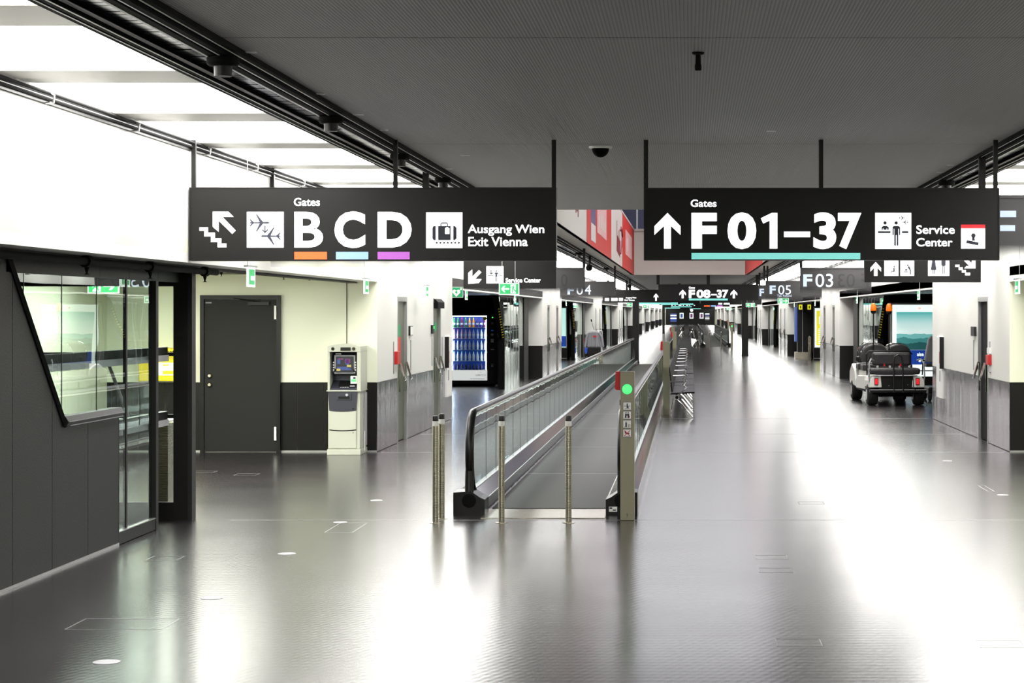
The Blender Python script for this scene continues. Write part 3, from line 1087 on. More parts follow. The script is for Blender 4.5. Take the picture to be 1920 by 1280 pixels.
# ------------------------------------------------------------------ cash machine
def cash_machine():
    Yf, Yb_ = 26.43, 26.985
    xl, xr = -4.723, -4.285
    r = thing('cash_machine', ((xl + xr) / 2, Yf, 0), 'pale grey cash machine with dark screen recess right of the black door', 'cash machine')
    B(xl, xr, Yf + .0, Yb_, 0, .075).build('base_plinth', 'atm_shell', r, bevel=.006)
    MB().box(xl + .01, xr - .01, Yf + .03, Yb_, .075, .83).build('lower_body', 'atm_shell', r, bevel=.008)
    # lower front door with curved upper and lower leaf
    n = 10
    def arc(zc, dip, y):
        return [(xl + .03 + (xr - xl - .09) * i / n, zc - dip * (1 - (2 * i / n - 1) ** 2)) for i in range(n + 1)]
    lo = arc(.335, .012, 0); up = arc(.575, .012, 0)
    pts = [(p[0], p[1]) for p in lo] + [(p[0], p[1]) for p in reversed(up)]
    MB().prism(pts, 'y', Yf + .005, Yf + .03).build('upper_door', 'atm_shell', r, bevel=.003)
    pts = [(xl + .03, .09), (xr - .06, .09)] + [(p[0], p[1] - .012) for p in reversed(lo)]
    MB().prism(pts, 'y', Yf + .015, Yf + .03).build('lower_door', 'atm_shell', r)
    pts = [(p[0], p[1] - .012) for p in lo] + [(p[0], p[1]) for p in reversed(lo)]
    MB().prism(pts, 'y', Yf + .012, Yf + .03).build('door_gap', 'black', r)
    pts = [(p[0], p[1] + .004) for p in up] + [(xr - .045, .82), (xl + .015, .82)]
    MB().prism(pts, 'y', Yf + .005, Yf + .03).build('dark_fascia', 'atm_dark', r)
    B(xl + .13, xr - .12, Yf - .005, Yf + .005, .72, .80).build('dispenser_frame', 'atm_dark', r, bevel=.003)
    B(xl + .15, xr - .14, Yf - .008, Yf - .004, .735, .765).build('cash_slot', 'black', r)
    MB().lathe((xl + .26, Yf - .006, .785), [(.018, 0), (.016, -.004)], 12, 'y').build('badge', 'silver', r)
    MB().lathe((xr - .095, Yf + .0, .605), [(.012, 0), (.01, -.01)], 12, 'y').build('lock', 'chrome', r)
    MB().lathe((xr - .10, Yf + .012, .29), [(.007, 0), (.005, -.01)], 10, 'y').build('lock', 'black', r)
    # ledge between halves
    B(xl - .005, xr + .005, Yf - .01, Yb_, .83, .845).build('ledge', 'atm_shell', r, bevel=.003)
    # upper body: cheeks, hood, back
    B(xl + .005, xl + .035, Yf + .02, Yb_, .845, 1.345).build('left_cheek', 'atm_shell', r, bevel=.005)
    B(xr - .05, xr, Yf + .02, Yb_, .845, 1.345).build('right_cheek', 'atm_shell', r, bevel=.005)
    B(xl + .035, xr - .05, Yf + .26, Yb_ - .004, .845, 1.344).build('back_housing', 'atm_dark', r)
    hood = [(xl + .005, 1.345), (xr, 1.345)] + [(xl + .005 + (xr - xl - .005) * i / n, 1.42 + .03 * (1 - (2 * i / n - 1) ** 2)) for i in range(n, -1, -1)]
    MB().prism(hood, 'y', Yf + .015, Yb_).build('hood', 'atm_shell', r, bevel=.004)
    B(xl + .175, xr - .13, Yf + .008, Yf + .016, 1.36, 1.405).build('camera_window', 'black', r)
    for xx in (xl + .075, xr - .09):
        MB().lathe((xx, Yf + .015, 1.385), [(.026, 0), (.022, -.006)], 14, 'y').build('lamp_lens', 'chrome', r)
    # recess: tilted screen, side keys, shelf, keypad
    MB().prism([(Yf + .10, 1.12), (Yf + .24, 1.33), (Yf + .26, 1.33), (Yf + .26, 1.08), (Yf + .10, 1.08)], 'x', xl + .04, xr - .055).build('screen_housing', 'atm_dark', r)
    sc = MB()
    ya, yb2 = Yf + .115, Yf + .205
    sx0, sx1 = xl + .10, xr - .105
    B(sx0, sx1, Yf + .092, Yf + .10, 1.075, 1.285).build('screen_glass', 'screen_black', r)
    B(sx0 - .02, sx1 + .02, Yf + .10, Yf + .108, 1.06, 1.30).build('screen_bezel', 'grey_plastic', r)
    y = Yf + .088
    for (a, b, z0_, z1_, m) in ((.02, .06, .11, .17, 'screen'), (.13, .17, .10, .17, 'screen'), (.02, .16, .05, .075, 'screen'), (.06, .20, .03, .055, 'screen'), (.145, .20, .07, .10, 'screen_yellow'),
                                (.01, .06, .02, .05, 'screen_yellow'), (.03, .10, .165, .185, 'screen_pink'), (.12, .19, .12, .18, 'screen_pink')):
        B(sx0 + a, sx0 + b, y, y + .003, 1.075 + z0_, 1.075 + z1_).build('screen_picture', m, r)
    for z in (1.10, 1.133, 1.166, 1.199):
        B(xl + .065, xl + .08, Yf + .085, Yf + .10, z, z + .014).build('side_key', 'paper', r)
        B(xr - .09, xr - .075, Yf + .085, Yf + .10, z, z + .014).build('side_key', 'paper', r)
    B(xl + .10, xl + .17, Yf + .085, Yf + .09, 1.313, 1.322).build('white_mark', 'paper', r)
    MB().prism([(Yf + .03, .865), (Yf + .26, .965), (Yf + .26, .845), (Yf + .03, .845)], 'x', xl + .036, xr - .051).build('console_shelf', 'atm_dark', r)
    MB().prism([(xl + .13, 0), (xl + .15, 0)], 'z', 0, 0) if False else None
    MB().prism([(Yf + .045, .88), (Yf + .15, .928), (Yf + .16, .965), (Yf + .05, .89)], 'x', xl + .14, xr - .15).build('keypad_shield', 'black', r)
    for i in range(4):
        for j in range(3):
            xx = xl + .165 + i * .03
            zz = .880 + j * .013
            yy = Yf + .055 + j * .03
            B(xx, xx + .02, yy - .015, yy, zz, zz + .007).build('key', 'silver', r)
    B(xr - .145, xr - .065, Yf + .09, Yf + .11, .93, 1.03).build('card_reader', 'paper', r)
    B(xr - .135, xr - .075, Yf + .085, Yf + .09, .955, .985).build('reader_glow', 'green_lamp', r)
    B(xr - .11, xr - .08, Yf + .084, Yf + .09, .99, 1.015).build('reader_slot', 'atm_dark', r)
    B(xr - .145, xr - .085, Yf + .05, Yf + .08, .893, .905).build('receipt_slot', 'silver', r)
    B(xr - .003, xr + .002, Yf + .33, Yb_ - .02, .10, .80).build('side_panel', 'silver', r)
    MB().tube([(xr + .005, Yf + .3, .3), (xr + .005, Yf + .3, .04)], .008, 6).build('cable', 'paper', r)
    return r


cash_machine()

# ------------------------------------------------------------------ signs
class Sign:
    def __init__(s, name, label, cat, Y, x0, x1, y0, y1, depth=.12, m='sign_dark', rods=(), group=None, rod_w=.045):
        s.Y = Y
        X0, X1 = PXf(x0, Y), PXf(x1, Y)
        Z0, Z1 = PZf(y1, Y), PZf(y0, Y)
        s.yf = Y
        s.root = thing(name, ((X0 + X1) / 2, Y, Z0), label, cat, group)
        B(X0, X1, Y + .001, Y + depth, Z0, Z1).build('sign_box', m, s.root)
        t = max(.012, 2 * Y / F)
        if cat == 'sign' and m == 'sign_dark' and Y < 40:
            t = .008
            MB().box(X0 - t, X0, Y - .006, Y + depth, Z0 - t, Z1 + t).box(X1, X1 + t, Y - .006, Y + depth, Z0 - t, Z1 + t) \
                .box(X0, X1, Y - .006, Y + depth, Z1, Z1 + t).box(X0, X1, Y - .006, Y + depth, Z0 - t, Z0).build('frame', 'frame_dark', s.root)
        for rx in rods:
            X = PXf(rx, Y)
            B(X - rod_w / 2, X + rod_w / 2, Y + .03, Y + .03 + rod_w, Z1, HC - .001).build('hanger_rod', 'frame_dark', s.root)

    def rect(s, x0, y0, x1, y1, m='led_white', name='panel', lift=1):
        return B(PXf(x0, s.Y), PXf(x1, s.Y), s.yf - .002 * lift, s.yf + .001, PZf(y1, s.Y), PZf(y0, s.Y)).build(name, m, s.root)

    def poly(s, pts, m='led_white', name='symbol', lift=1):
        q = [(PXf(a, s.Y), PZf(b, s.Y)) for a, b in pts]
        mb = MB().prism(q, 'y', s.yf - .002 * lift, s.yf + .001)
        return mb.build(name, m, s.root)

    def multi(s, polys, m='icon_dark', name='pictogram', lift=2):
        mb = MB()
        for pts in polys:
            q = [(PXf(a, s.Y), PZf(b, s.Y)) for a, b in pts]
            mb.prism(q, 'y', s.yf - .002 * lift, s.yf - .002 * (lift - 1) + .0005)
        return mb.build(name, m, s.root)

    def text(s, t, x0, y0, x1, y1, m='led_white', bold=.03, name='lettering', flip=False):
        return text(name, t, PXf(x0, s.Y), PXf(x1, s.Y), PZf(y1, s.Y), PZf(y0, s.Y), s.yf - .003, m, s.root, bold, flip)


def disc(cx, cy, r, n=14, ry=None):
    return [(cx + r * math.cos(2 * math.pi * k / n), cy + (ry or r) * math.sin(2 * math.pi * k / n)) for k in range(n)]


def plane_icon(cx, cy, L, d=1):
    """side-on top view of an aircraft flying along d"""
    f = lambda pts: [(cx + d * a * L, cy + b * L) for a, b in pts]
    return [f([(-.5, -.03), (.40, -.045), (.5, 0), (.40, .045), (-.5, .03)]),
            f([(.16, -.04), (-.02, -.04), (-.20, -.42), (-.15, -.44), (-.10, -.36)]),
            f([(.16, .04), (-.02, .04), (-.20, .42), (-.15, .44), (-.10, .36)]),
            f([(-.30, -.03), (-.42, -.03), (-.52, -.17), (-.47, -.18)]),
            f([(-.30, .03), (-.42, .03), (-.52, .17), (-.47, .18)])]


def service_icon(s, x0, y0, w_):
    """white tile with counter clerk, traveller and two small aircraft"""
    s.rect(x0, y0, x0 + w_, y0 + w_, 'led_white', 'icon_tile')
    u = w_ / 68.0
    g = lambda pts: [(x0 + a * u, y0 + b * u) for a, b in pts]
    s.multi([g(disc(18.5, 19, 3.2)), g(disc(39.5, 19, 3.2)),
             g([(12, 32), (12, 27), (15, 24.5), (22, 24.5), (25.5, 27), (25.5, 32), (22.5, 32), (22.5, 29), (21.5, 29), (21.5, 32), (15.5, 32), (15.5, 29), (14.5, 29), (14.5, 32)]),
             g([(5, 34.5), (29, 34.5), (29, 38), (5, 38)]), g([(50.5, 34.5), (62.5, 34.5), (62.5, 38), (50.5, 38)]),
             g([(32.5, 42), (32.5, 27), (35.5, 24.5), (43.5, 24.5), (47, 27), (47, 42), (44.7, 42), (44.7, 30), (43.6, 30), (43.6, 62), (40.6, 62), (40.6, 42), (39, 42), (39, 62), (36, 62), (36, 30), (35, 30), (35, 42)])]
            + plane_icon(x0 + 50.5 * u, y0 + 9.5 * u, 12 * u, 1) + plane_icon(x0 + 56.5 * u, y0 + 17.5 * u, 12 * u, -1), 'icon_dark', 'pictogram')


YS = 16.8
sl = Sign('overhead_sign', 'wide black overhead sign with Gates B C D and Ausgang Wien', 'sign', YS, 357, 1041, 353, 487, rods=(361, 740, 1038), rod_w=.036)
# stair and arrow
sl.poly([(374, 426), (390, 426), (390, 436), (403, 436), (403, 446.5), (415, 446.5), (415, 456.5), (424.5, 456.5), (424.5, 463.5), (408, 463.5), (408, 453.5), (395.5, 453.5), (395.5, 443), (383, 443), (383, 432.5), (374, 432.5)], name='stair_symbol')
sl.poly([(399, 396.5), (428, 396.5), (438, 406.5), (417, 406.5), (442, 432), (435.5, 438.5), (410, 413.5), (410, 434.5), (399, 425)], name='arrow')
sl.rect(463, 397, 532, 464, 'led_white', 'icon_tile')
sl.multi(plane_icon(487.5, 417.5, 38, 1) + plane_icon(507, 442.5, 38, -1) + [[(496, 423), (498, 423), (498, 433), (501.5, 429.5), (503, 431), (497, 437.5), (491, 431), (492.5, 429.5), (496, 433)]], name='transfer_pictogram')
sl.text('Gates', 551, 371, 600, 386, bold=.018)
sl.text('B', 552, 397, 606, 464, bold=.025)
sl.text('C', 627, 396, 685, 465, bold=.045)
sl.text('D', 708, 397, 772, 464, bold=.045)
sl.rect(552, 472, 613, 486, 'orange_bar', 'orange_bar')
sl.rect(630, 472, 690.5, 486, 'blue_bar', 'blue_bar')
sl.rect(708, 472, 768, 486, 'violet_bar', 'violet_bar')
sl.rect(799, 398, 867, 465, 'led_white', 'icon_tile')
sl.multi([[(811, 427), (813, 423.5), (817, 423.5), (817, 450), (813, 450), (811, 447)], [(821.5, 423.5), (845, 423.5), (845, 450), (821.5, 450)], [(850, 423.5), (853, 423.5), (856, 427), (856, 447), (853, 450), (850, 450)],
          [(826, 424), (826, 419), (828, 417), (838, 417), (840, 419), (840, 424), (838.3, 424), (838.3, 419), (827.8, 419), (827.8, 424)]]
         + [disc(819 + 6.9 * i, 455, 2, 8) for i in range(7)], name='suitcase_pictogram')
sl.poly([(834.5, 438.5), (834.5, 428), (838.5, 425), (843, 428), (843, 438.5)], 'led_white', 'luggage_tag', 3)
sl.text('Ausgang Wien', 877, 421, 1020.5, 442, bold=.018)
sl.text('Exit Vienna', 878, 444, 989.5, 461.5, bold=.018)

sr = Sign('overhead_sign', 'wide black overhead sign with F 01-37 and Service Center', 'sign', YS, 1209, 1872, 354, 486, rods=(1211, 1540, 1868), rod_w=.036)
UP = lambda cx, y0, y1, hw, sw, hy: [(cx, y0), (cx + hw, y0 + hy), (cx + hw, y0 + hy * 1.65), (cx + sw, y0 + hy * .98), (cx + sw, y1), (cx - sw, y1), (cx - sw, y0 + hy * .98), (cx - hw, y0 + hy * 1.65), (cx - hw, y0 + hy)]
sr.poly(UP(1251.5, 399, 466, 24.5, 6.5, 25), name='arrow')
sr.text('Gates', 1295, 374, 1343.5, 388, bold=.018)
sr.text('F', 1296.5, 399, 1344, 466, bold=.045)
sr.text('0', 1364, 398, 1418, 467, bold=.04)
sr.poly([(1426.5, 409), (1447, 399), (1457.5, 399), (1457.5, 466), (1443, 466), (1443, 413.5), (1431, 419)], name='lettering')
sr.rect(1470, 434, 1519, 444.5, 'led_white', 'dash')
sr.text('3', 1525, 398, 1568, 467, bold=.04)
sr.text('7', 1571, 399, 1615, 467, bold=.04)
sr.rect(1296.5, 474, 1613, 487, 'teal_bar', 'teal_bar')
service_icon(sr, 1641, 399, 67.5)
sr.text('Service', 1718, 422, 1790, 438.5, bold=.018)
sr.text('Center', 1718, 446, 1786, 462, bold=.018)
sr.rect(1802, 421, 1847, 466, 'led_white', 'customs_tile')
sr.rect(1802, 421, 1847, 428, 'icon_red', 'red_header', 2)
sr.text('BMF', 1814, 423, 1829, 427, 'led_white', .03)
sr.root.children[-1].location.y -= .003
sr.text('ZOLL/CUSTOMS', 1804, 430, 1843, 433, 'grey_plastic', .0)
sr.multi([disc(1825, 441.5, 4.2), [(1823, 444), (1827, 444), (1828, 451), (1822, 451)], [(1813, 450), (1835, 454.5), (1834, 460), (1811, 455.5)], [(1805, 462), (1841, 462), (1841, 462.7), (1805, 462.7)]], name='stamp_pictogram')

sc_ = Sign('hanging_sign', 'black sign with Service Center and arrow to lower left, above the vending machine', 'sign', 35.4, 870, 1042, 444, 540, rods=(880, 1035))
sc_.poly([(878, 532), (878, 511.5), (885.5, 505), (885.5, 518.5), (898, 506), (902.5, 510.5), (890.5, 523), (903, 523), (897.5, 530.5)], name='arrow')
service_icon(sc_, 912, 499, 32)
sc_.text('Service Center', 948, 521, 1014, 529.5, bold=.03)

wc = Sign('hanging_sign', 'black sign with arrow, wheelchair, toilet and stairs symbols below the right sign', 'sign', 28.2, 1622, 1838, 448, 528, rods=(1632, 1828))
wc.poly(UP(1642, 491, 517, 10, 3.2, 11), name='arrow')
for (a, b) in ((1658, 1684.5), (1688, 1714), (1740, 1780)):
    wc.rect(a, 478, b, 517, 'led_white', 'icon_tile')
wc.text('WC', 1660, 492, 1672, 497.5, 'grey_plastic', 0)
wc.multi([disc(1676.5, 500, 1.5, 8), [(1675, 502), (1677.5, 502), (1677.5, 509), (1675, 509)], [(1671, 508), (1677, 508), (1677, 509.5), (1671, 509.5)], [(1669, 514), (1671, 508), (1672.3, 508), (1670, 514)],
          [(1681, 505), (1682.5, 510), (1680.5, 514), (1676, 515), (1673, 513), (1676, 514), (1680, 513), (1681.5, 510)],
          disc(1702, 497, 1.6, 8), [(1702, 499), (1705, 499), (1708, 506), (1708, 514.5), (1706, 514.5), (1706, 507), (1703, 503)], [(1695, 508.5), (1702, 508.5), (1702, 510), (1695, 510)], [(1697, 505), (1701, 504), (1701, 507), (1697, 507)],
          disc(1750.5, 483, 2, 8), [(1748, 486), (1753, 486), (1754.5, 497), (1756, 506), (1745, 506), (1746.5, 497)], [(1748.3, 506), (1750, 506), (1750, 513.5), (1748.3, 513.5)], [(1751.3, 506), (1753, 506), (1753, 513.5), (1751.3, 513.5)],
          disc(1769, 483, 2, 8), [(1765, 486), (1773, 486), (1773, 498), (1771, 498), (1771, 513.5), (1769.5, 513.5), (1769.5, 499), (1768.5, 499), (1768.5, 513.5), (1767, 513.5), (1767, 498), (1765, 498)],
          [(1759.8, 480), (1760.4, 480), (1760.4, 515), (1759.8, 515)]], name='toilet_pictograms')
wc.poly([(1791, 496), (1799, 496), (1799, 501), (1805, 501), (1805, 506), (1811, 506), (1811, 511), (1819, 511), (1819, 516), (1809.5, 516), (1809.5, 511), (1803.5, 511), (1803.5, 506), (1797.5, 506), (1797.5, 500.5), (1791, 500.5)], name='stair_symbol')
wc.poly([(1829, 503), (1808, 503), (1812, 498.5), (1817.5, 498.5), (1803, 484), (1808, 480), (1822, 493.5), (1822, 487), (1829, 482)], name='arrow')


def gate_sign(label, Y, x0, x1, y0, y1, words, rods, ghost=None):
    X0, X1, Z0, Z1 = PXf(x0, Y), PXf(x1, Y), PZf(y1, Y), PZf(y0, Y)
    r = thing('gate_sign', ((X0 + X1) / 2, Y, Z0), label, 'gate sign')
    B(X0, X1, Y, Y + .02, Z0, Z1).build('printed_glass', 'fade', r)
    B(X0, X1, Y - .02, Y + .04, Z1, Z1 + .03).build('top_profile', 'sign_charcoal', r)
    for rx in rods:
        X = PXf(rx, Y)
        B(X - .03, X + .03, Y, Y + .05, Z1 + .03, HC - .001).build('hanger_rod', 'frame_dark', r)
    for (t, a, b, c, d_, m, bo) in words:
        text('lettering', t, PXf(a, Y), PXf(c, Y), PZf(d_, Y), PZf(b, Y), Y - .004, m, r, bo)
    if ghost:
        t, a, b, c, d_ = ghost
        text('ghost_lettering', t, PXf(a, Y), PXf(c, Y), PZf(d_, Y), PZf(b, Y), Y - .004, 'sign_ghost', r, 0, True)
    return r


gate_sign('dark gate sign F 03 right of centre, below the teal bar', 45, 1500, 1634, 504, 550,
          (('F', 1506, 514, 1523, 537, 'led_dim', .04), ('03', 1529, 513, 1562, 538, 'led_pale', 0)), (1502,), ('F 03', 1571, 513, 1628, 538))
gate_sign('dark gate sign F 05 left of and behind the F 03 sign', 61.6, 1435, 1541, 528, 562,
          (('F', 1443, 535, 1454.5, 551, 'led_dim', .04), ('05', 1459, 534.5, 1483, 552, 'led_pale', 0), ('Tax Refund', 1457, 552, 1484, 556, 'led_dim', 0)), (1433, 1439))
gate_sign('sliver of a dark gate sign with letter F just left of the F 05 sign', 72.0, 1422, 1505, 536, 566,
          (('F', 1424, 541, 1432.5, 555, 'led_dim', .04),), (1424,))
gate_sign('dark gate sign seen from behind, beside the Service Center sign on the left', 45, 962, 1097, 504, 550, (), (1095,), ('0', 1052, 514, 1064, 537))
gate_sign('dark gate sign F 04 on the left, second behind the Service Center sign', 61.6, 1050, 1155, 529, 562,
          (('F', 1064, 536, 1076, 552, 'led_dim', .04), ('0', 1081, 536, 1093, 552, 'led_pale', 0), ('4', 1096.5, 534, 1108, 552, 'led_pale', 0)), (1153,))
gate_sign('dark gate sign hidden mostly behind the left overhead sign, frosted lower edge showing', 20.1, 506, 792, 396, 500, (), (508, 798))
g5 = gate_sign('dark gate sign at the right edge with blue grey lines of print', 18.3, 1836, 2150, 372, 486, (), (1842, 2100))
for (a, b, c, d_) in ((1875, 395, 1905, 407), (1875, 422, 1903, 433)):
    B(PXf(a, 18.3), PXf(c, 18.3), 18.292, 18.299, PZf(d_, 18.3), PZf(b, 18.3)).build('print_line', 'led_dim', g5)

cs = Sign('hanging_sign', 'black centre sign with F 08-37 between two arrows far down the hall', 'sign', 76.2, 1234.5, 1422, 533, 563, rods=(1234, 1328, 1420), rod_w=.12)
cs.poly(UP(1280, 543, 559, 6.2, 2, 6.5), name='arrow')
cs.text('Gates', 1291.5, 537, 1303, 541, bold=.02)
cs.text('F', 1291.5, 543, 1303, 558.5, bold=.045)
cs.text('08', 1306, 543, 1332, 558.5, bold=.04)
cs.rect(1333.5, 551, 1344, 553.5, 'led_white', 'dash')
cs.text('37', 1344, 543, 1365.5, 558.5, bold=.04)
cs.rect(1291.5, 559.5, 1364.5, 563, 'teal_bar', 'teal_bar')
cs.poly(UP(1376, 543, 559, 6.2, 2, 6.5), name='arrow')

ls = Sign('hanging_sign', 'black sign left of the F 08-37 sign with blurred Exit Vienna lettering and arrow', 'sign', 88.0, 1130, 1258, 543, 567, rods=(1140, 1175), rod_w=.1)
ls.text('Ausgang Wien', 1173, 556.5, 1193, 560, bold=.02)
ls.text('Exit Vienna', 1171, 561, 1190, 564, bold=.02)
for (a, b) in ((1134, 1142), (1146, 1158), (1160.5, 1168)):
    ls.rect(a, 558.5, b, 564, 'led_white', 'icon_tile')
ls.poly(UP(1230, 550, 564, 4.2, 1.5, 5), name='arrow')

# farther overhead signs (read only as bars and blurs)
def far_sign(label, Y, x0, x1, bars=(), words=(), arrows=()):
    y0 = VY - 1.039 * F / Y
    y1 = VY - .438 * F / Y
    s = Sign('hanging_sign', label, 'sign', Y, x0, x1, y0, y1, rods=(x0 + 1, x1 - 1), rod_w=.12)
    h = y1 - y0
    for (a, b, m) in bars:
        s.rect(a, y1 - .14 * h, b, y1, m, 'colour_bar')
    for (t, a, b) in words:
        s.text(t, a, y0 + .35 * h, b, y0 + .8 * h, bold=.04)
    for a in arrows:
        s.poly(UP(a, y0 + .35 * h, y0 + .8 * h, .2 * h, .07 * h, .22 * h), name='arrow')
    return s


far_sign('far black sign with a long teal bar left below the F 08-37 sign', 98.0, 1180, 1275, ((1190, 1271, 'teal_bar'),))
far_sign('far black sign with teal bar just under the F 08-37 sign', 108.0, 1236, 1312, ((1240, 1300, 'teal_bar'),))
far_sign('far black sign at right below F 08-37 with white blocks', 103.0, 1330, 1428, ((1347, 1354, 'led_white'), (1357, 1368, 'led_white')), ())
far_sign('very far black sign with F 24-37 and two arrows', 150.0, 1252, 1312, ((1246 + 12, 1297, 'teal_bar'),), (('F 24-37', 1265, 1297),), (1260, 1302))
far_sign('very far black sign with orange, blue and violet bars', 135.0, 1314, 1368, ((1320, 1331, 'orange_bar'), (1332.5, 1342.5, 'blue_bar'), (1344.5, 1354.5, 'violet_bar')))
far_sign('tiny black sign with teal bar over the far end of the hall', 190.0, 1243, 1300, ((1246, 1275, 'teal_bar'),))
far_sign('tiny black sign with teal bar right of centre at the far end', 215.0, 1290, 1335, ((1293, 1314, 'teal_bar'),))


# emergency exit signs seen frontally
def exit_sign(label, Y, x0, x1, y0, y1, arrow_left=True, wires=True, ztop=HC):
    X0, X1, Z0, Z1 = PXf(x0, Y), PXf(x1, Y), PZf(y1, Y), PZf(y0, Y)
    r = thing('exit_sign', ((X0 + X1) / 2, Y, Z0), label, 'exit sign')
    e = (Z1 - Z0) * .07
    B(X0 - e, X1 + e, Y, Y + .03, Z0 - e, Z1 + e).build('acrylic_plate', 'exit_white', r)
    B(X0, X1, Y - .003, Y, Z0, Z1).build('green_face', 'exit_green', r)
    W, H = X1 - X0, Z1 - Z0
    fx = (lambda u: X0 + u * W) if arrow_left else (lambda u: X1 - u * W)
    g = lambda pts: [(fx(a), Z0 + b * H) for a, b in pts]
    MB().prism(g([(.08, .5), (.22, .82), (.30, .82), (.22, .58), (.50, .58), (.50, .42), (.22, .42), (.30, .18), (.22, .18)]), 'y', Y - .006, Y - .003).build('arrow', 'exit_white', r)
    MB().prism(g([(.58, .06), (.86, .06), (.86, .94), (.58, .94)]), 'y', Y - .006, Y - .003).build('doorway', 'exit_white', r)
    mb = MB()
    for pts in ([(.70, .80), (.76, .80), (.76, .90), (.70, .90)], [(.66, .45), (.76, .45), (.78, .78), (.68, .76)], [(.64, .12), (.69, .12), (.74, .48), (.67, .48)], [(.74, .40), (.88, .14), (.93, .20), (.79, .5)], [(.56, .58), (.68, .70), (.66, .76), (.54, .63)]):
        mb.prism(g(pts), 'y', Y - .008, Y - .006)
    mb.build('running_figure', 'exit_green', r)
    if wires:
        for t in (.12, .82):
            xx = X0 + t * W
            B(xx - .004, xx + .004, Y + .01, Y + .018, Z1 + e, ztop).build('hanger_wire', 'alu', r)
    return r


exit_sign('green exit sign with left arrow hanging above the vending machine recess', 30.5, 937, 972, 532, 551)
exit_sign('green exit sign with arrow seen through the booth glass at left', 24.5, 166, 221, 523, 548, False, True, ZB + .08)
exit_sign('small green exit sign below the F 05 gate sign', 64, 1459, 1478, 559, 569, False)
exit_sign('tiny green exit sign just right of the far black pillar', 86, 1399, 1415, 568.5, 575)
exit_sign('tiny green exit sign under the left Exit Vienna sign', 92, 1176, 1191, 568, 574.5)
exit_sign('tiny green exit sign right of the one under the Exit Vienna sign', 118, 1206, 1217, 572, 577)
exit_sign('very far small green exit sign near the right side over the second walkway', 150, 1362, 1372, 577, 580.5)


# edge-on exit signs along the wall bands
def edge_sign(Y, X, label, i):
    r = thing('edge_on_exit_sign', (X, Y, 2.09), label, 'exit sign')
    B(X - .008, X + .008, Y - .15, Y + .15, 2.09, 2.27).build('acrylic_plate', 'exit_white', r)
    MB().box(X - .0095, X + .0095, Y - .12, Y + .12, 2.11, 2.25).build('green_face', 'exit_green', r)
    MB().box(X - .012, X + .012, Y - .05, Y + .10, 2.15, 2.19).build('arrow', 'exit_white', r)
    B(X - .02, X + .02, Y - .2, Y + .2, 2.27, 2.285).build('lamp_bar', 'alu', r)
    B(X - .003, X + .003, Y - .15, Y - .144, 2.285, HC).build('hanger_wire', 'alu', r)
    return r


WH = ['first', 'second', 'third', 'fourth', 'fifth', 'sixth']
for i, Y in enumerate((18.5, 25.1, 30.9, 36.4, 46.6, 66.0)):
    edge_sign(Y, -4.0, '%s edge-on hanging exit sign along the left wall from the front' % WH[i], i)
for i, Y in enumerate((25.3, 36.2, 49.5, 66.0, 79.0)):
    edge_sign(Y, 4.1, '%s edge-on hanging exit sign along the right wall from the front' % WH[i], i)

# defibrillator sign
X0, X1, Z0, Z1, Y = PXf(848.5, 35.6), PXf(868, 35.6), PZf(557, 35.6), PZf(538.5, 35.6), 35.57
ae = thing('defibrillator_sign', ((X0 + X1) / 2, Y, Z0), 'green square defibrillator sign with white heart at the wall corner', 'sign')
B(X0 - .006, X1 + .006, Y, Y + .01, Z0 - .006, Z1 + .006).build('plate', 'paper', ae)
B(X0, X1, Y - .002, Y, Z0, Z1).build('green_face', 'aed_green', ae)
cx, cz, u = (X0 + X1) / 2 - .02, (Z0 + Z1) / 2 - .008, .07
MB().prism([(cx, cz - u), (cx + u * .95, cz), (cx + u * .95, cz + u * .5), (cx + u * .55, cz + u * .8), (cx, cz + u * .5), (cx - u * .55, cz + u * .8), (cx - u * .95, cz + u * .5), (cx - u * .95, cz)], 'y', Y - .005, Y - .002).build('heart', 'paper', ae)
MB().prism([(cx - .01, cz + .035), (cx + .02, cz + .03), (cx + .01, cz + .01), (cx + .025, cz + .005), (cx - .005, cz - .04), (cx, cz - .01), (cx - .022, cz)], 'y', Y - .007, Y - .005).build('flash', 'aed_green', ae)
c2x, c2z = X1 - .03, Z1 - .03
MB().box(c2x - .022, c2x + .022, Y - .005, Y - .002, c2z - .008, c2z + .008).box(c2x - .008, c2x + .008, Y - .0052, Y - .002, c2z - .022, c2z + .022).build('cross', 'paper', ae)

# smoke detector / camera on the ceiling
Y = 1.44 * F / (VY - 98)
Yd = Y
dt = thing('ceiling_camera', (.05, Y, HC), 'small black bullet camera hanging straight down from the grey ceiling', 'camera')
MB().lathe((.05, Y, HC - .012), [(.03, 0), (.034, .006), (.034, .012)], 18).build('base_plate', 'black_matte', dt, smooth=True)
MB().lathe((.05, Y, HC - .10), [(.017, 0), (.019, .01), (.019, .025), (.016, .04), (.014, .09)], 14).build('camera_body', 'black_matte', dt, smooth=True)
Y = 17.5
X = PXf(1126, Y)
dm = thing('dome_camera', (X, Y, HC), 'dome security camera with dark globe between the two front signs', 'camera')
MB().lathe((X, Y, HC - .02), [(.095, 0), (.10, .006), (.10, .02)], 28).build('white_ring', 'paper', dm, smooth=True)
MB().lathe((X, Y, HC - .02), [(.075 * math.cos(a), -.075 * math.sin(a)) for a in [0, .3, .6, .9, 1.2, 1.45]], 24).build('dark_globe', 'strip_glass', dm, smooth=True)

# ------------------------------------------------------------------ wall fittings on the near blocks
def wall_box(name, label, cat, X, s, y0, y1, z0, z1, d_, m, extra=None):
    r = thing(name, (X, (y0 + y1) / 2, z0), label, cat)
    B(X, X - s * d_, y0, y1, z0, z1).build('housing', m, r, bevel=.003)
    if extra:
        extra(r)
    return r


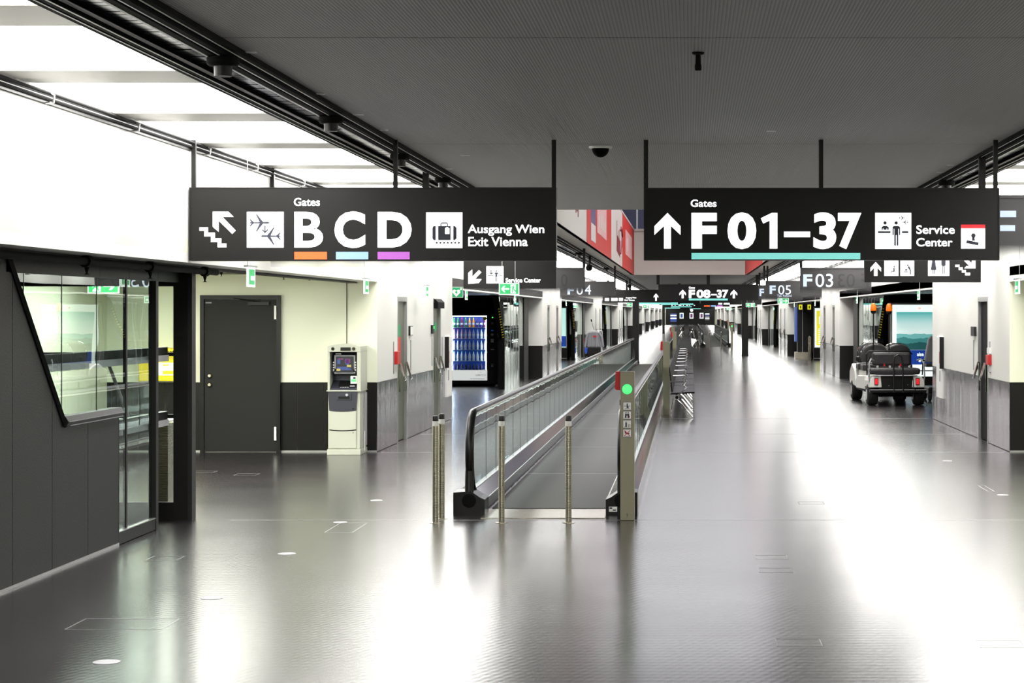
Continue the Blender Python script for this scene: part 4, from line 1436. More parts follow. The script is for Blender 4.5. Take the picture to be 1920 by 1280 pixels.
wall_box('card_reader', 'white and black card reader right of the first left steel door', 'card reader', XL, -1, 30.0, 30.28, 1.52, 1.66, .03, 'black',
         lambda r: B(XL + .03, XL + .034, 30.02, 30.26, 1.53, 1.65).build('cover', 'paper', r))
wall_box('card_reader', 'card reader with green light left of the second left steel door', 'card reader', XL, -1, 32.6, 32.82, 1.52, 1.66, .03, 'black',
         lambda r: B(XL + .03, XL + .033, 32.72, 32.8, 1.6, 1.64).build('green_light', 'green_lamp', r))
wall_box('fire_alarm_box', 'red fire alarm box at the left edge of the first left steel door', 'alarm box', XL, -1, 28.55, 28.85, 1.13, 1.31, .05, 'red')
for (X, s, y, wd) in ((XL, -1, 28.45, 'left of the first left door'), (XL, -1, 30.2, 'right of the first left door'), (XL, -1, 32.7, 'left of the second left door'), (XL, -1, 34.05, 'right of the second left door'), (XR, 1, 30.35, 'left of the black right door'), (XR, 1, 28.72, 'right of the black right door')):
    r = thing('slot_profile', (X, y, 1.0), 'narrow grey vertical slot profile in the wall, ' + wd, 'wall profile', 'slot profiles beside the doors')
    B(X, X - s * .006, y, y + .07, 1.0, 1.45).build('slot', 'grey_plastic', r)
wall_box('door_closer_box', 'black wedge shaped closer housing above the second left steel door', 'door closer', XL, -1, 33.0, 33.85, 1.93, 2.08, .02, 'black_matte',
         lambda r: MB().prism([(XL + .02, 2.08), (XL + .07, 2.03), (XL + .07, 1.93), (XL + .02, 1.93)], 'y', 33.0, 33.85).build('wedge', 'black_matte', r))
wall_box('notice_pictogram', 'green notice above a red notice on the first left steel door', 'notice', XL - .038, -1, 29.1, 29.4, 1.52, 1.68, .006, 'aed_green',
         lambda r: B(XL - .038, XL - .032, 29.1, 29.4, 1.28, 1.50).build('red_notice', 'red_poster', r))
wall_box('notice_pictogram', 'small green notice on the second left steel door', 'notice', XL - .038, -1, 33.35, 33.6, 1.56, 1.70, .006, 'aed_green')


def info_column(X, s, y, label):
    r = thing('information_column', (X, y, .25), label, 'wall panel')
    B(X, X - s * .03, y, y + .75, .42, 1.45).build('white_board', 'paper', r)
    B(X, X - s * .07, y - .04, y, .92, 1.45).build('black_edge', 'black', r)
    B(X - s * .03, X - s * .034, y + .2, y + .35, 1.0, 1.2).build('red_strip', 'red', r)
    B(X - s * .03, X - s * .034, y + .2, y + .3, .7, .88).build('grey_strip', 'grey_plastic', r)
    return r


info_column(XL, -1, 34.5, 'white upright information panel with black edge at the end of the left wall block')
info_column(XR, 1, 34.0, 'white upright information panel with black edge at the end of the right wall block')
wall_box('card_reader', 'dark grey card reader left of the open black door on the right wall', 'card reader', XR, 1, 30.1, 30.45, 1.51, 1.65, .04, 'slate')
wall_box('fire_alarm_box', 'red alarm box with white lid beside the black door on the right wall', 'alarm box', XR, 1, 28.6, 28.85, 1.12, 1.26, .05, 'red',
         lambda r: (B(XR, XR - .04, 28.6, 28.8, 1.28, 1.36).build('white_lid', 'paper', r), B(XR, XR - .03, 28.65, 28.75, 1.02, 1.11).build('lower_clip', 'silver', r)))

# ------------------------------------------------------------------ glass fronts of the farther gate recesses
def enclosure(k, s):
    X = XL - .345 if s < 0 else XR + .33
    a = 27 + PER * k + BL     # start of the recess
    word = ['first', 'second', 'third', 'fourth', 'fifth', 'sixth', 'seventh', 'eighth'][k]
    side = 'left' if s < 0 else 'right'
    r = thing('gate_enclosure', (X, a + 16, 0), '%s glass gate enclosure with slanted hazard edge, counted along the %s wall' % (word, side), 'glass enclosure')
    y0, y1, y2 = a + 12.3, a + 13.9, a + 18.0
    # steel and glass side wall with slanted leading edge
    n = 5
    MB().prism([(y1, 0), (y2, 0), (y2, ZB), (y0, ZB), (y1, 1.25)], 'x', X, X + s * .02).build('reflective_glass', 'balu_glass', r)
    MB().prism([(y1 + .1, 0), (y2, 0), (y2, ZB), (y0 + .1, ZB), (y1 + .1, 1.25)], 'x', X + s * .12, X + s * .14).build('inner_wall', 'steel', r)
    for q in range(1, n):
        yy = y1 + (y2 - y1) * q / n
        B(X - s * .004, X + s * .03, yy, yy + .03, 0, ZB).build('pane_joint', 'alu', r)
    B(X, X + s * .02, y2 + .02, y2 + 1.5, 0, ZB).build('clear_pane', 'clear', r)
    B(X - s * .01, X + s * .10, y2, y2 + .1, 0, ZB).build('pane_frame', 'alu', r)
    B(X - s * .02, X + s * .3, y2 + 1.5, y2 + 3.0, 0, ZB).build('black_column', 'frame_dark', r)
    # black slanted cheek facing the hall
    MB().prism([(y0 - .05, ZB), (y1 - .05, 1.25), (y1 - .05, 0), (y1 + .05, 0), (y1 + .05, 1.25), (y0 + .05, ZB)], 'x', X + s * .0, X + s * .145).build('slanted_cheek', 'black_matte', r)
    # hazard marking on the cheek
    if k < 3:
        mb = MB()
        for q in range(12):
            t = q / 12.0
            z = 1.95 - t * .75
            y = y0 + (ZB - z) / (ZB - 1.25) * (y1 - y0) - .06
            mb.prism([(X + s * .005, z), (X + s * .05, z - .02), (X + s * .05, z + .01), (X + s * .005, z + .03)], 'y', y - .012, y)
        mb.build('hazard_stripes', 'hazard_yellow', r)
    return r


for k in range(0, 8):
    enclosure(k, -1)
    if k != 1:
        enclosure(k, 1)


# ------------------------------------------------------------------ light box adverts
def light_box(label, Y, x0, x1, kind):
    W = x1 - x0
    r = thing('light_box_advert', ((x0 + x1) / 2, Y, 0), label, 'advert')
    B(x0, x1, Y, Y + .25, 0, 2.12).build('cabinet', 'frame_dark', r)
    B(x0, x1, Y - .012, Y, 0.06, .08).build('base_line', 'alu', r)
    MB().box(x0, x0 + .04, Y - .02, Y, .48, 2.09).box(x1 - .04, x1, Y - .02, Y, .48, 2.09).box(x0 + .04, x1 - .04, Y - .02, Y, 2.05, 2.09).box(x0 + .04, x1 - .04, Y - .02, Y, .48, .51).build('frame', 'alu', r)
    a, b = x0 + .08, x1 - .08
    y = Y - .006
    if kind == 'mountain':
        B(a - .04, b + .04, y, Y, .36, 2.05).build('white_ground', 'ad_white', r)
        B(a + .06, b, y - .003, y, .985, 1.88).build('mountain_picture', 'mountain', r)
        B(a + .06, b, y - .003, y, .64, .982).build('blue_band', 'ad_blue', r)
        text('lettering', 'aise', 5.375, 5.53, .838, .925, y - .006, 'ad_white', r, .03)
        text('lettering', 'e m', 5.41, 5.58, .70, .765, y - .006, 'ad_white', r, .03)
        text('lettering', 'SK', 5.40, 5.48, 1.95, 1.985, y - .003, 'orange_bar', r, .02)
    elif kind == 'yellow':
        B(a - .04, b + .04, y, Y, .51, 2.05).build('white_ground', 'ad_white', r)
        B(a + .03, b - .03, y - .003, y, .58, 1.95).build('yellow_field', 'ad_yellow', r)
        MB().box(a + .13, a + .19, y - .006, y - .003, 1.42, 1.72).box(a + .19, a + .30, y - .006, y - .003, 1.42, 1.48).box(a + .36, a + .42, y - .006, y - .003, 1.34, 1.56).box(a + .42, a + .52, y - .006, y - .003, 1.50, 1.56).build('white_shape', 'ad_white', r)
        for q in range(9):
            B(a + .1, a + .45 + .06 * (q % 3), y - .006, y - .003, .65 + q * .07, .68 + q * .07).build('text_line', 'ad_white', r)
    else:
        B(a - .04, b + .04, y, Y, .51, 2.05).build('white_ground', 'ad_teal', r)
        B(a - .04, b + .04, y - .003, y, .53, .95).build('blue_field', 'ad_blue', r)
    return r


light_box('large backlit advert with teal mountains and blue band behind the golf cart', 47.8, 4.75, 6.15, 'mountain')
light_box('backlit yellow advert with white ground in the second right recess', 80.0, 4.92, 6.2, 'yellow')
light_box('backlit pale advert with blue foot in the second left recess', 80.0, -6.1, -4.82, 'pale')
light_box('small backlit pale advert in the third left recess', 110.5, -6.1, -4.82, 'pale')

# ------------------------------------------------------------------ vending machine with bottles
VYF = 51.3
vs = VYF / F
def vx(px): return PXf(px, VYF)
def vz(py): return PZf(py, VYF)
vm = thing('vending_machine', (vx(888), VYF, 0), 'tall black drinks vending machine with blue lit glass front left of centre', 'vending machine')
x0, x1 = vx(842), vx(932.5)
zt, zb = vz(587.5), vz(719)
gx0, gx1 = vx(847), vx(912.5)
gz0, gz1 = vz(693), vz(592)
D = .85
MB().box(x0, x1, VYF + .30, VYF + D, zb, zt).box(x0, gx0, VYF, VYF + .3, zb, zt).box(gx1, x1, VYF, VYF + .3, zb, zt).box(gx0, gx1, VYF, VYF + .3, gz1, zt).box(gx0, gx1, VYF, VYF + .3, zb, gz0).build('cabinet', 'frame_dark', vm)
for xx in (x0 + .1, x1 - .2):
    B(xx, xx + .1, VYF + .05, VYF + .7, 0, zb).build('foot', 'black_matte', vm)
B(gx0, gx1, VYF + .28, VYF + .30, gz0, gz1).build('lit_back', 'vend_back', vm)
for xx in (gx0 + .005, gx1 - .02):
    B(xx, xx + .012, VYF + .02, VYF + .04, gz0, gz1).build('light_strip', 'vend_light', vm)
B(gx0, gx1, VYF + .01, VYF + .03, gz1 - .015, gz1).build('light_strip', 'vend_light', vm)
rows = [613.5, 634.5, 655.5, 676.2, 692.8]
for py in rows:
    B(gx0 + .02, gx1 - .02, VYF + .03, VYF + .27, vz(py) - .012, vz(py)).build('shelf', 'alu_line', vm)
B(gx0, gx1, VYF + .004, VYF + .008, gz0, gz1).build('front_glass', 'clear', vm)
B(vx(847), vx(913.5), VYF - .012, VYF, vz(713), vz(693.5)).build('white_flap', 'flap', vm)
text('lettering', 'cafe+co', vx(892), vx(911), vz(704.5), vz(700.5), VYF - .016, 'brown', vm, 0)
for q in range(6):
    B(vx(882 + q * 4.6), vx(885.6 + q * 4.6), VYF - .016, VYF - .012, vz(710.3), vz(709.4)).build('small_print', 'grey_plastic', vm)
MB().prism([(vx(900.5), vz(699)), (vx(902.5), vz(697.3)), (vx(900.2), vz(696.8)), (vx(901.2), vz(698))], 'y', VYF - .016, VYF - .012).build('cup_mark', 'brown', vm)
MB().lathe((vx(909), VYF - .001, vz(597)), [(.05, 0), (.048, -.006)], 18, 'y').build('yellow_sticker', 'yellow', vm)
for (px, py, w_, h_, m) in ((923.5, 595, 2.4, 2, 'green_lamp'), (923, 605.5, 4, 4.5, 'grey_plastic'), (923, 619.5, 4.5, 1.6, 'ad_blue'), (923, 638.5, 5.5, 7, 'paper'), (923.5, 655, 6.5, 2, 'silver'), (923.5, 649, 7, 7, 'black'),
                            (923, 682.5, 5, 1, 'grey_plastic'), (923, 686, 4, 3, 'grey_plastic'), (922.5, 700, 5, 12, 'slate')):
    B(vx(px - w_ / 2), vx(px + w_ / 2), VYF - .008, VYF, vz(py + h_ / 2), vz(py - h_ / 2)).build('control', m, vm)
MB().lathe((vx(923), VYF, vz(627)), [(.036, 0), (.03, -.01)], 16, 'y').build('coin_dial', 'silver', vm)
MB().tube([(x1 + .02, VYF, vz(592)), (x1 + .02, VYF, vz(724))], .012, 8).build('side_pole', 'alu', vm)
MB().lathe((x1 + .0, VYF - .02, 0), [(.07, 0), (.05, .02), (.02, .05)], 12).build('pole_foot', 'alu', vm)

proto = {}
NTH = ['leftmost', 'second from the left', 'third from the left', 'fourth from the left', 'middle one', 'fourth from the right', 'third from the right', 'second from the right', 'rightmost']


def bottle(kind, x, y, z, j=0):
    cols = {'green': ((120, 210, 90), (60, 130, 70)), 'red': ((200, 40, 90), (120, 30, 60)), 'orange': ((190, 220, 60), (250, 150, 30)), 'violet': ((60, 60, 180), (60, 40, 120)),
            'pink': ((250, 90, 140), (240, 200, 215)), 'clear': ((90, 130, 220), (190, 210, 245)), 'water': ((120, 150, 225), (225, 235, 250)), 'teal': ((50, 200, 230), (225, 238, 250)), 'dark': ((50, 40, 90), (60, 60, 100))}
    labels = {'green': 'slim bottle with green cap on the top vending shelf', 'red': 'slim red bottle with lime cap on the top vending shelf',
              'orange': 'orange juice bottle with lime cap on the top vending shelf', 'violet': 'dark blue bottle on the top vending shelf',
              'pink': 'bottle with pink cap on the second vending shelf', 'clear': 'clear bottle with blue cap on the second vending shelf',
              'water': 'clear water bottle with blue cap on the middle vending shelf', 'teal': 'water bottle with teal cap on the fourth vending shelf', 'dark': 'small dark snack bottle on the lowest vending shelf'}
    if kind not in proto:
        cap, body = cols[kind]
        M['cap_' + kind] = mat('cap_' + kind, cap, .4, noise=.02)
        M['body_' + kind] = mat('bottle_' + kind, body, .15, noise=.25, nscale=25)
        r = thing('drink_bottle', (x, y, z), labels[kind], 'bottle', labels[kind].split(' on the ')[0] + 's')
        r['label'] = labels[kind] + ', ' + NTH[j]
        h = .24 if kind != 'dark' else .15
        MB().lathe((x, y, z), [(.026, 0), (.032, .01), (.032, h * .30), (.027, h * .38), (.032, h * .46), (.031, h * .62), (.014, h * .86), (.013, h * .92)], 12).build('bottle_body', 'body_' + kind, r, smooth=True)
        MB().lathe((x, y, z + h * .92), [(.016, 0), (.016, h * .08)], 10).build('cap', 'cap_' + kind, r, smooth=True)
        MB().lathe((x, y, z + h * .28), [(.0335, 0), (.0335, h * .2)], 12).build('label_sleeve', 'paper' if kind != 'dark' else 'cap_dark', r, smooth=True)
        proto[kind] = r
        return r
    return dup(proto[kind], (x, y, z), labels[kind] + ', ' + NTH[j])


rowk = [['green', 'green', 'red', 'green', 'orange', 'orange', 'violet', 'violet', 'red'], ['pink'] * 5 + ['clear'] * 4, ['water'] * 9, ['teal'] * 9, ['dark'] * 9]
for i, py in enumerate(rows):
    for j in range(9):
        xx = gx0 + .05 + (gx1 - gx0 - .10) * j / 8
        bottle(rowk[i][j], xx, VYF + .10, vz(py), j)

# ------------------------------------------------------------------ bollards and light posts
def bollard(x, y, label, zt=.945):
    r = thing('bollard', (x, y, 0), label, 'bollard')
    MB().lathe((x, y, 0), [(.055, 0), (.055, .004), (.03, .006), (.027, .008), (.027, zt - .09)], 20).build('steel_tube', 'stainless', r, smooth=True)
    MB().lathe((x, y, zt - .09), [(.0275, 0), (.0275, .043)], 20).build('white_band', 'bollard_white', r, smooth=True)
    MB().lathe((x, y, zt - .047), [(.0275, 0), (.0275, .042), (.024, .047)], 20).build('black_cap', 'rubber', r, smooth=True)
    return r


bollard(-2.24, 17.9, 'steel bollard with black cap, front one of the pair left of the walkway')
bollard(-2.228, 18.25, 'steel bollard with black cap, rear one of the pair left of the walkway')
bollard(-1.656, 17.9, 'steel bollard with black cap standing alone left in front of the walkway belt')
bollard(-1.065, 17.9, 'steel bollard with black cap in front of the middle of the walkway belt')
bollard(.52, 105, 'tiny distant bollard left before the far walkway')
bollard(1.08, 105, 'tiny distant bollard in the middle before the far walkway')
bollard(1.66, 105, 'tiny distant bollard right before the far walkway')


def light_post(x0, x1, Y, zt, label, icons=False, light=False):
    r = thing('walkway_post', ((x0 + x1) / 2, Y, 0), label, 'post')
    B(x0, x1, Y, Y + .14, 0, zt).build('steel_column', 'post_steel', r, bevel=.004)
    # red stop housing on the left side
    MB().prism([(x0 - .004, zt), (x0 - .004, zt - .165), (x0 - .035, zt - .165), (x0 - .05, zt - .15), (x0 - .042, zt)], 'y', Y + .02, Y + .12).build('red_stop_box', 'red', r)
    B(x0 - .008, x0, Y + .03, Y + .09, zt - .30, zt - .25).build('side_button', 'black', r)
    cx = (x0 + x1) / 2
    if light:
        cx = (x0 + x1) / 2 - .002
        MB().lathe((cx, Y, zt - .155), [(.043, 0), (.043, -.006), (.001, -.009)], 24, 'y').build('green_signal', 'green_lamp', r, smooth=True)
        MB().lathe((cx, Y + .001, zt - .155), [(.047, 0), (.047, -.004)], 24, 'y').build('signal_ring', 'exit_green', r)
    if icons:
        for q in range(4):
            z = zt - .305 - q * .081
            B(cx - .038, cx + .038, Y - .003, Y, z - .036, z + .036).build('notice_tile', 'icon_dark', r, bevel=.002)
            B(cx - .035, cx + .035, Y - .005, Y - .003, z - .033, z + .033).build('notice_face', 'paper', r)
            g = MB()
            yy0, yy1 = Y - .007, Y - .005
            if q == 0:
                g.box(cx - .028, cx + .028, yy0, yy1, z - .003, z + .001).box(cx - .02, cx + .02, yy0, yy1, z - .024, z - .021).box(cx - .004, cx + .006, yy0 - .001, yy1, z - .018, z + .022).prism([(cx + .004, z + .01), (cx + .016, z - .018), (cx + .004, z - .018)], 'y', yy0, yy1)
            elif q == 1:
                g.prism([(cx - .02, z - .026), (cx - .018, z + .012), (cx - .006, z + .016), (cx - .006, z - .026)], 'y', yy0, yy1).prism([(cx + .004, z - .026), (cx + .004, z + .016), (cx + .018, z + .012), (cx + .020, z - .026)], 'y', yy0, yy1).box(cx - .008, cx + .008, yy0, yy1, z - .004, z + .008)
                g.box(cx - .014, cx - .006, yy0, yy1, z + .018, z + .028).box(cx + .006, cx + .014, yy0, yy1, z + .018, z + .028)
            elif q == 2:
                g.box(cx - .016, cx - .002, yy0, yy1, z - .022, z + .014).box(cx - .012, cx - .006, yy0, yy1, z + .016, z + .024).box(cx - .024, cx + .0, yy0, yy1, z - .027, z - .023).box(cx + .012, cx + .016, yy0, yy1, z - .027, z).box(cx + .024, cx + .028, yy0, yy1, z - .027, z)
            else:
                g.prism([(cx - .022, z + .02), (cx - .012, z + .024), (cx - .004, z + .0), (cx + .02, z + .004), (cx + .02, z - .006), (cx - .006, z - .008), (cx - .020, z + .0)], 'y', yy0, yy1).box(cx - .026, cx + .026, yy0, yy1, z - .027, z - .024)
            g.build('notice_pictogram', 'icon_dark', r)
            if q == 3:
                MB().prism([(cx - .03, z - .024), (cx - .026, z - .028), (cx + .03, z + .024), (cx + .026, z + .028)], 'y', Y - .009, Y - .007).prism([(cx - .03, z + .024), (cx - .026, z + .028), (cx + .03, z - .024), (cx + .026, z - .028)], 'y', Y - .009, Y - .007).build('red_cross', 'red', r)
            if q == 1:
                B(cx + .016, cx + .024, Y - .009, Y - .005, z - .02, z - .008).build('red_mark', 'red', r)
        MB().tube([(cx, Y - .002, .045), (cx + .006, Y - .002, .055), (cx, Y - .002, .065), (cx - .004, Y - .002, .055), (cx + .002, Y - .002, .04), (cx, Y - .002, .028), (cx - .006, Y - .002, .035)], .0015, 5).build('scratch_mark', 'slate', r)
    return r


light_post(-.614, -.488, 18.1, 1.327, 'steel walkway post with green light and four safety pictograms in front', True, True)
light_post(-.474, -.352, 36.8, 1.337, 'steel walkway post with red box in front of the seat row')
light_post(-.474, -.36, 58.0, 1.32, 'steel walkway post with red box behind the seat row start')
light_post(-.69, -.56, 78.5, 1.32, 'small distant steel walkway post above the seat row')
light_post(2.18, 2.30, 106, 1.33, 'tiny distant walkway post with green light at the far walkway', False, True)
light_post(2.85, 2.97, 150, 1.33, 'tiny distant walkway post with red box right of the far walkway')
light_post(2.9, 3.02, 190, 1.33, 'tiny farthest walkway post with red box on the right')

# ------------------------------------------------------------------ moving walkways
def walkway(xo, ya, yb, label, dash):
    r = thing('moving_walkway', (xo - 1.3, ya, 0), label, 'moving walkway')
    # comb plate and belt
    B(xo - 1.88, xo - .76, ya - .35, ya + .52, 0.0, .006).build('comb_plate', 'stainless', r)
    nseg = max(2, int((yb - ya) / 7))
    B(xo - 1.86, xo - .78, ya + .52, yb - .5, 0.0, .012).build('belt', 'belt', r)
    B(xo - 1.88, xo - .76, yb - .5, yb + .4, 0.0, .006).build('comb_plate', 'stainless', r)
    for q in range(1, 5):
        yy = ya + (yb - ya) * q / 12
        B(xo - 1.86, xo - .78, yy, yy + .02, .012, .013).build('belt_seam', 'grey_plastic', r)
    for s in (-1, 1):
        # s=-1: left balustrade, s=1: right one; u measured from the inner skirt outwards
        xi = xo - 1.88 if s < 0 else xo - .76
        f = lambda u: xi + s * u
        zt = .205
        # inner skirt
        B(f(0), f(.012), ya, yb, 0, .12).build('inner_skirt', 'steel', r)
        B(f(-.004), f(.016), ya, yb, .12, .132).build('skirt_edge', 'alu', r)
        MB().prism([(f(0.0), .128), (f(.115), .205), (f(.115), .17), (f(.012), .118)], 'y', ya, yb).build('inner_deck', 'chrome', r)
        MB().prism([(f(.165), .205), (f(.28), .185), (f(.28), .15), (f(.165), .17)], 'y', ya, yb).build('outer_deck', 'chrome', r)
        B(f(.265), f(.28), ya, yb, 0.0, .15).build('outer_skirt', 'steel', r)
        B(f(.115), f(.165), ya + .3, yb - .3, .17, .215).build('glass_clamp', 'alu', r)
        # glass panels with rounded newel end
        gx = f(.14)
        n = int((yb - ya - 1.0) / 1.02)
        step = (yb - ya - 1.0) / n
        zc, R = .56, .345
        for q in range(n):
            a = ya + .5 + step * q
            b = a + step - .01
            pts = [(a, .215), (b, .215), (b, zc + R), (a, zc + R)]
            if q == 0:
                pts = [(b, .215), (b, zc + R)] + [(ya + .40 + R * math.cos(t), zc + R * math.sin(t)) for t in [math.pi / 2 + math.pi * i / 8 * .94 for i in range(9)]] + [(ya + .36, .215)]
            MB().prism(pts, 'x', gx - .006, gx + .006).build('glass_panel', 'balu_glass', r)
            if q and dash:
                B(gx - .007, gx + .007, a - .012, a, .215, zc + R).build('panel_joint', 'slate', r)
        # handrail
        Rr = R + .03
        pts = []
        yc = ya + .40
        for i in range(11):
            t = math.pi / 2 + math.pi * (1 - i / 10.0)
            pts.append((gx, yc + Rr * math.cos(t), zc + Rr * math.sin(t)))
        pts = pts[0:]
        pts.insert(0, (gx, yc + .15, zc - Rr + .0))
        yq = yc + 1
        while yq < yb - .5:
            pts.append((gx, yq, zc + Rr))
            yq += 6
        ye = yb - .45
        for i in range(9):
            t = math.pi / 2 - math.pi * i / 8
            pts.append((gx, ye + Rr * math.cos(t), zc + Rr * math.sin(t)))
        MB().tube(pts, .03, 10, flat=(.04, .022)).build('handrail', 'rubber', r, smooth=True)
        MB().box(gx - .014, gx + .014, ya + .5, yb - .5, zc + R - .006, zc + R + .012).build('handrail_profile', 'alu_line', r)
        # newel base cap (black)
        xa, xb = f(-.005), f(.285)
        MB().prism([(xa, 0), (xb, 0), (xb, zt), (f(.12), zt + .01), (f(.04), .16), (xa, .14)], 'y', ya - .02, ya + .35).build('newel_base', 'rubber', r)
        MB().lathe((gx, ya - .022, .13), [(.065, .002), (.065, -.008), (.045, -.010)], 20, 'y').build('handrail_inlet', 'black_matte', r)
        # sloping handrail return from newel into the inlet
        MB().tube([(gx, ya + .03, .40), (gx, ya + .01, .25), (gx, ya - .01, .13)], .03, 10, flat=(.04, .022)).build('handrail_return', 'rubber', r, smooth=True)
        MB().prism([(xa, 0), (xb, 0), (xb, zt), (xa, .14)], 'y', yb - .3, yb + .02).build('newel_base', 'rubber', r)
    # printed plate on the right newel base
    B(xo - .735, xo - .66, ya - .026, ya - .02, .03, .075).build('rating_plate', 'paper', r)
    B(xo - .73, xo - .705, ya - .028, ya - .026, .055, .070).build('plate_mark', 'icon_dark', r)
    B(xo - .70, xo - .67, ya - .028, ya - .026, .038, .05).build('plate_mark', 'icon_dark', r)
    return r


walkway(0.0, 18.62, 73.8, 'long moving walkway with glass balustrades and ribbed belt in mid floor', True)
walkway(2.78, 111.0, 170.0, 'far moving walkway seen beyond the seat row near the hall end', False)

# ------------------------------------------------------------------ seat row
def bench(x0, y0, s, label, group=None):
    """3.5 m beam bench, six seats facing s (+1 = right)"""
    r = thing('beam_bench', (x0, y0, 0), label, 'bench', group)
    f = lambda u: x0 + s * u
    MB().tube([(f(.12), y0, .37), (f(.12), y0 + 3.44, .37)], .03, 8).build('beam', 'black_matte', r)
    for q in range(6):
        a = y0 + .03 + q * .575
        b = a + .55
        MB().prism([(f(-.0), .42), (f(.43), .44), (f(.44), .455), (f(.42), .47), (f(.02), .45)], 'y', a, b).build('seat', 'seat_fabric', r, bevel=.012)
        MB().prism([(f(.02), .47), (f(.05), .465), (f(-.005), .90), (f(-.02), .90)], 'y', a, b).build('backrest', 'seat_fabric', r, bevel=.006)
    for q, y in enumerate((y0 + .12, y0 + 1.85)):
        MB().tube([(f(.10), y, .40), (f(.12), y, .33), (f(.22), y, .24), (f(.40), y, .015)], .014, 6).build('front_leg', 'chrome', r, smooth=True)
        MB().tube([(f(.10), y, .40), (f(.08), y, .30), (f(.04), y, .15), (f(-.0), y, .015)], .014, 6).build('rear_leg', 'chrome', r, smooth=True)
        B(f(.06), f(.16), y - .03, y + .03, .33, .41).build('clamp', 'alu', r)
    for y in (y0 + .03, y0 + 3.45):
        pass
    y = y0 + .02
    MB().tube([(f(-.0), y, .64), (f(.24), y, .645), (f(.27), y, .62), (f(.25), y, .58), (f(.29), y, .54), (f(.22), y, .47), (f(.10), y, .38)], .012, 6).build('armrest', 'chrome', r, smooth=True)
    return r


bp = bench(-.335, 35.6, 1, 'nearest charcoal beam bench with chrome legs behind the steel post')
ordw = ['second', 'third', 'fourth', 'fifth', 'sixth', 'seventh', 'eighth', 'ninth', 'tenth']
for i in range(9):
    c = dup(bp, (-.335, 35.6 + 3.6 * (i + 1) + (.35 if i >= 2 else 0) + (.3 if i > 5 else 0), 0), '%s charcoal bench from the front in the long seat row' % ordw[i])
    c['group'] = 'benches of the near seat row'
bp['group'] = 'benches of the near seat row'
fb = bench(.56, 112, -1, 'distant bench facing left beside the far walkway, front one of the row', 'benches of the far seat row')
for i in range(9):
    c = dup(fb, (.56, 112 + 3.6 * (i + 1), 0), 'distant bench facing left in the far seat row, %s from its front' % ordw[i])
    c['group'] = 'benches of the far seat row'
for i in range(6):
    c = dup(bp, (-.02, 160 + 3.6 * i, 0), 'very distant bench right of centre beyond the far seat row, %s of six' % (['first'] + ordw)[i])
    c['group'] = 'very distant benches'
    c = dup(fb, (-.40 + .0, 160 + 3.6 * i, 0), 'very distant bench left of centre facing left, %s of six' % (['first'] + ordw)[i])
    c['group'] = 'very distant benches facing left'

# ------------------------------------------------------------------ pillars
def pillar(x0, x1, Y, label, zt=HC - .001):
    r = thing('pillar', ((x0 + x1) / 2, Y, 0), label, 'pillar')
    B(x0, x1, Y, Y + (x1 - x0), 0, zt).build('pillar_shaft', 'black', r, bevel=.01)
    B(x0 - .02, x1 + .02, Y - .02, Y + (x1 - x0) + .02, 0, .05).build('pillar_foot', 'frame_dark', r)
    B((x0 + x1) / 2 - .003, (x0 + x1) / 2 + .003, Y - .003, Y, .05, zt - .01).build('seam', 'rubber', r)
    return r


pillar(2.29, 2.57, 87.9, 'black square pillar on the right of the hall below the F 08-37 sign', 2.9)
pillar(-2.10, -1.86, 75.2, 'black pillar at the far end of the long moving walkway', 2.28)
pillar(-2.45, -2.21, 185, 'thin distant black pillar left near the end of the hall')

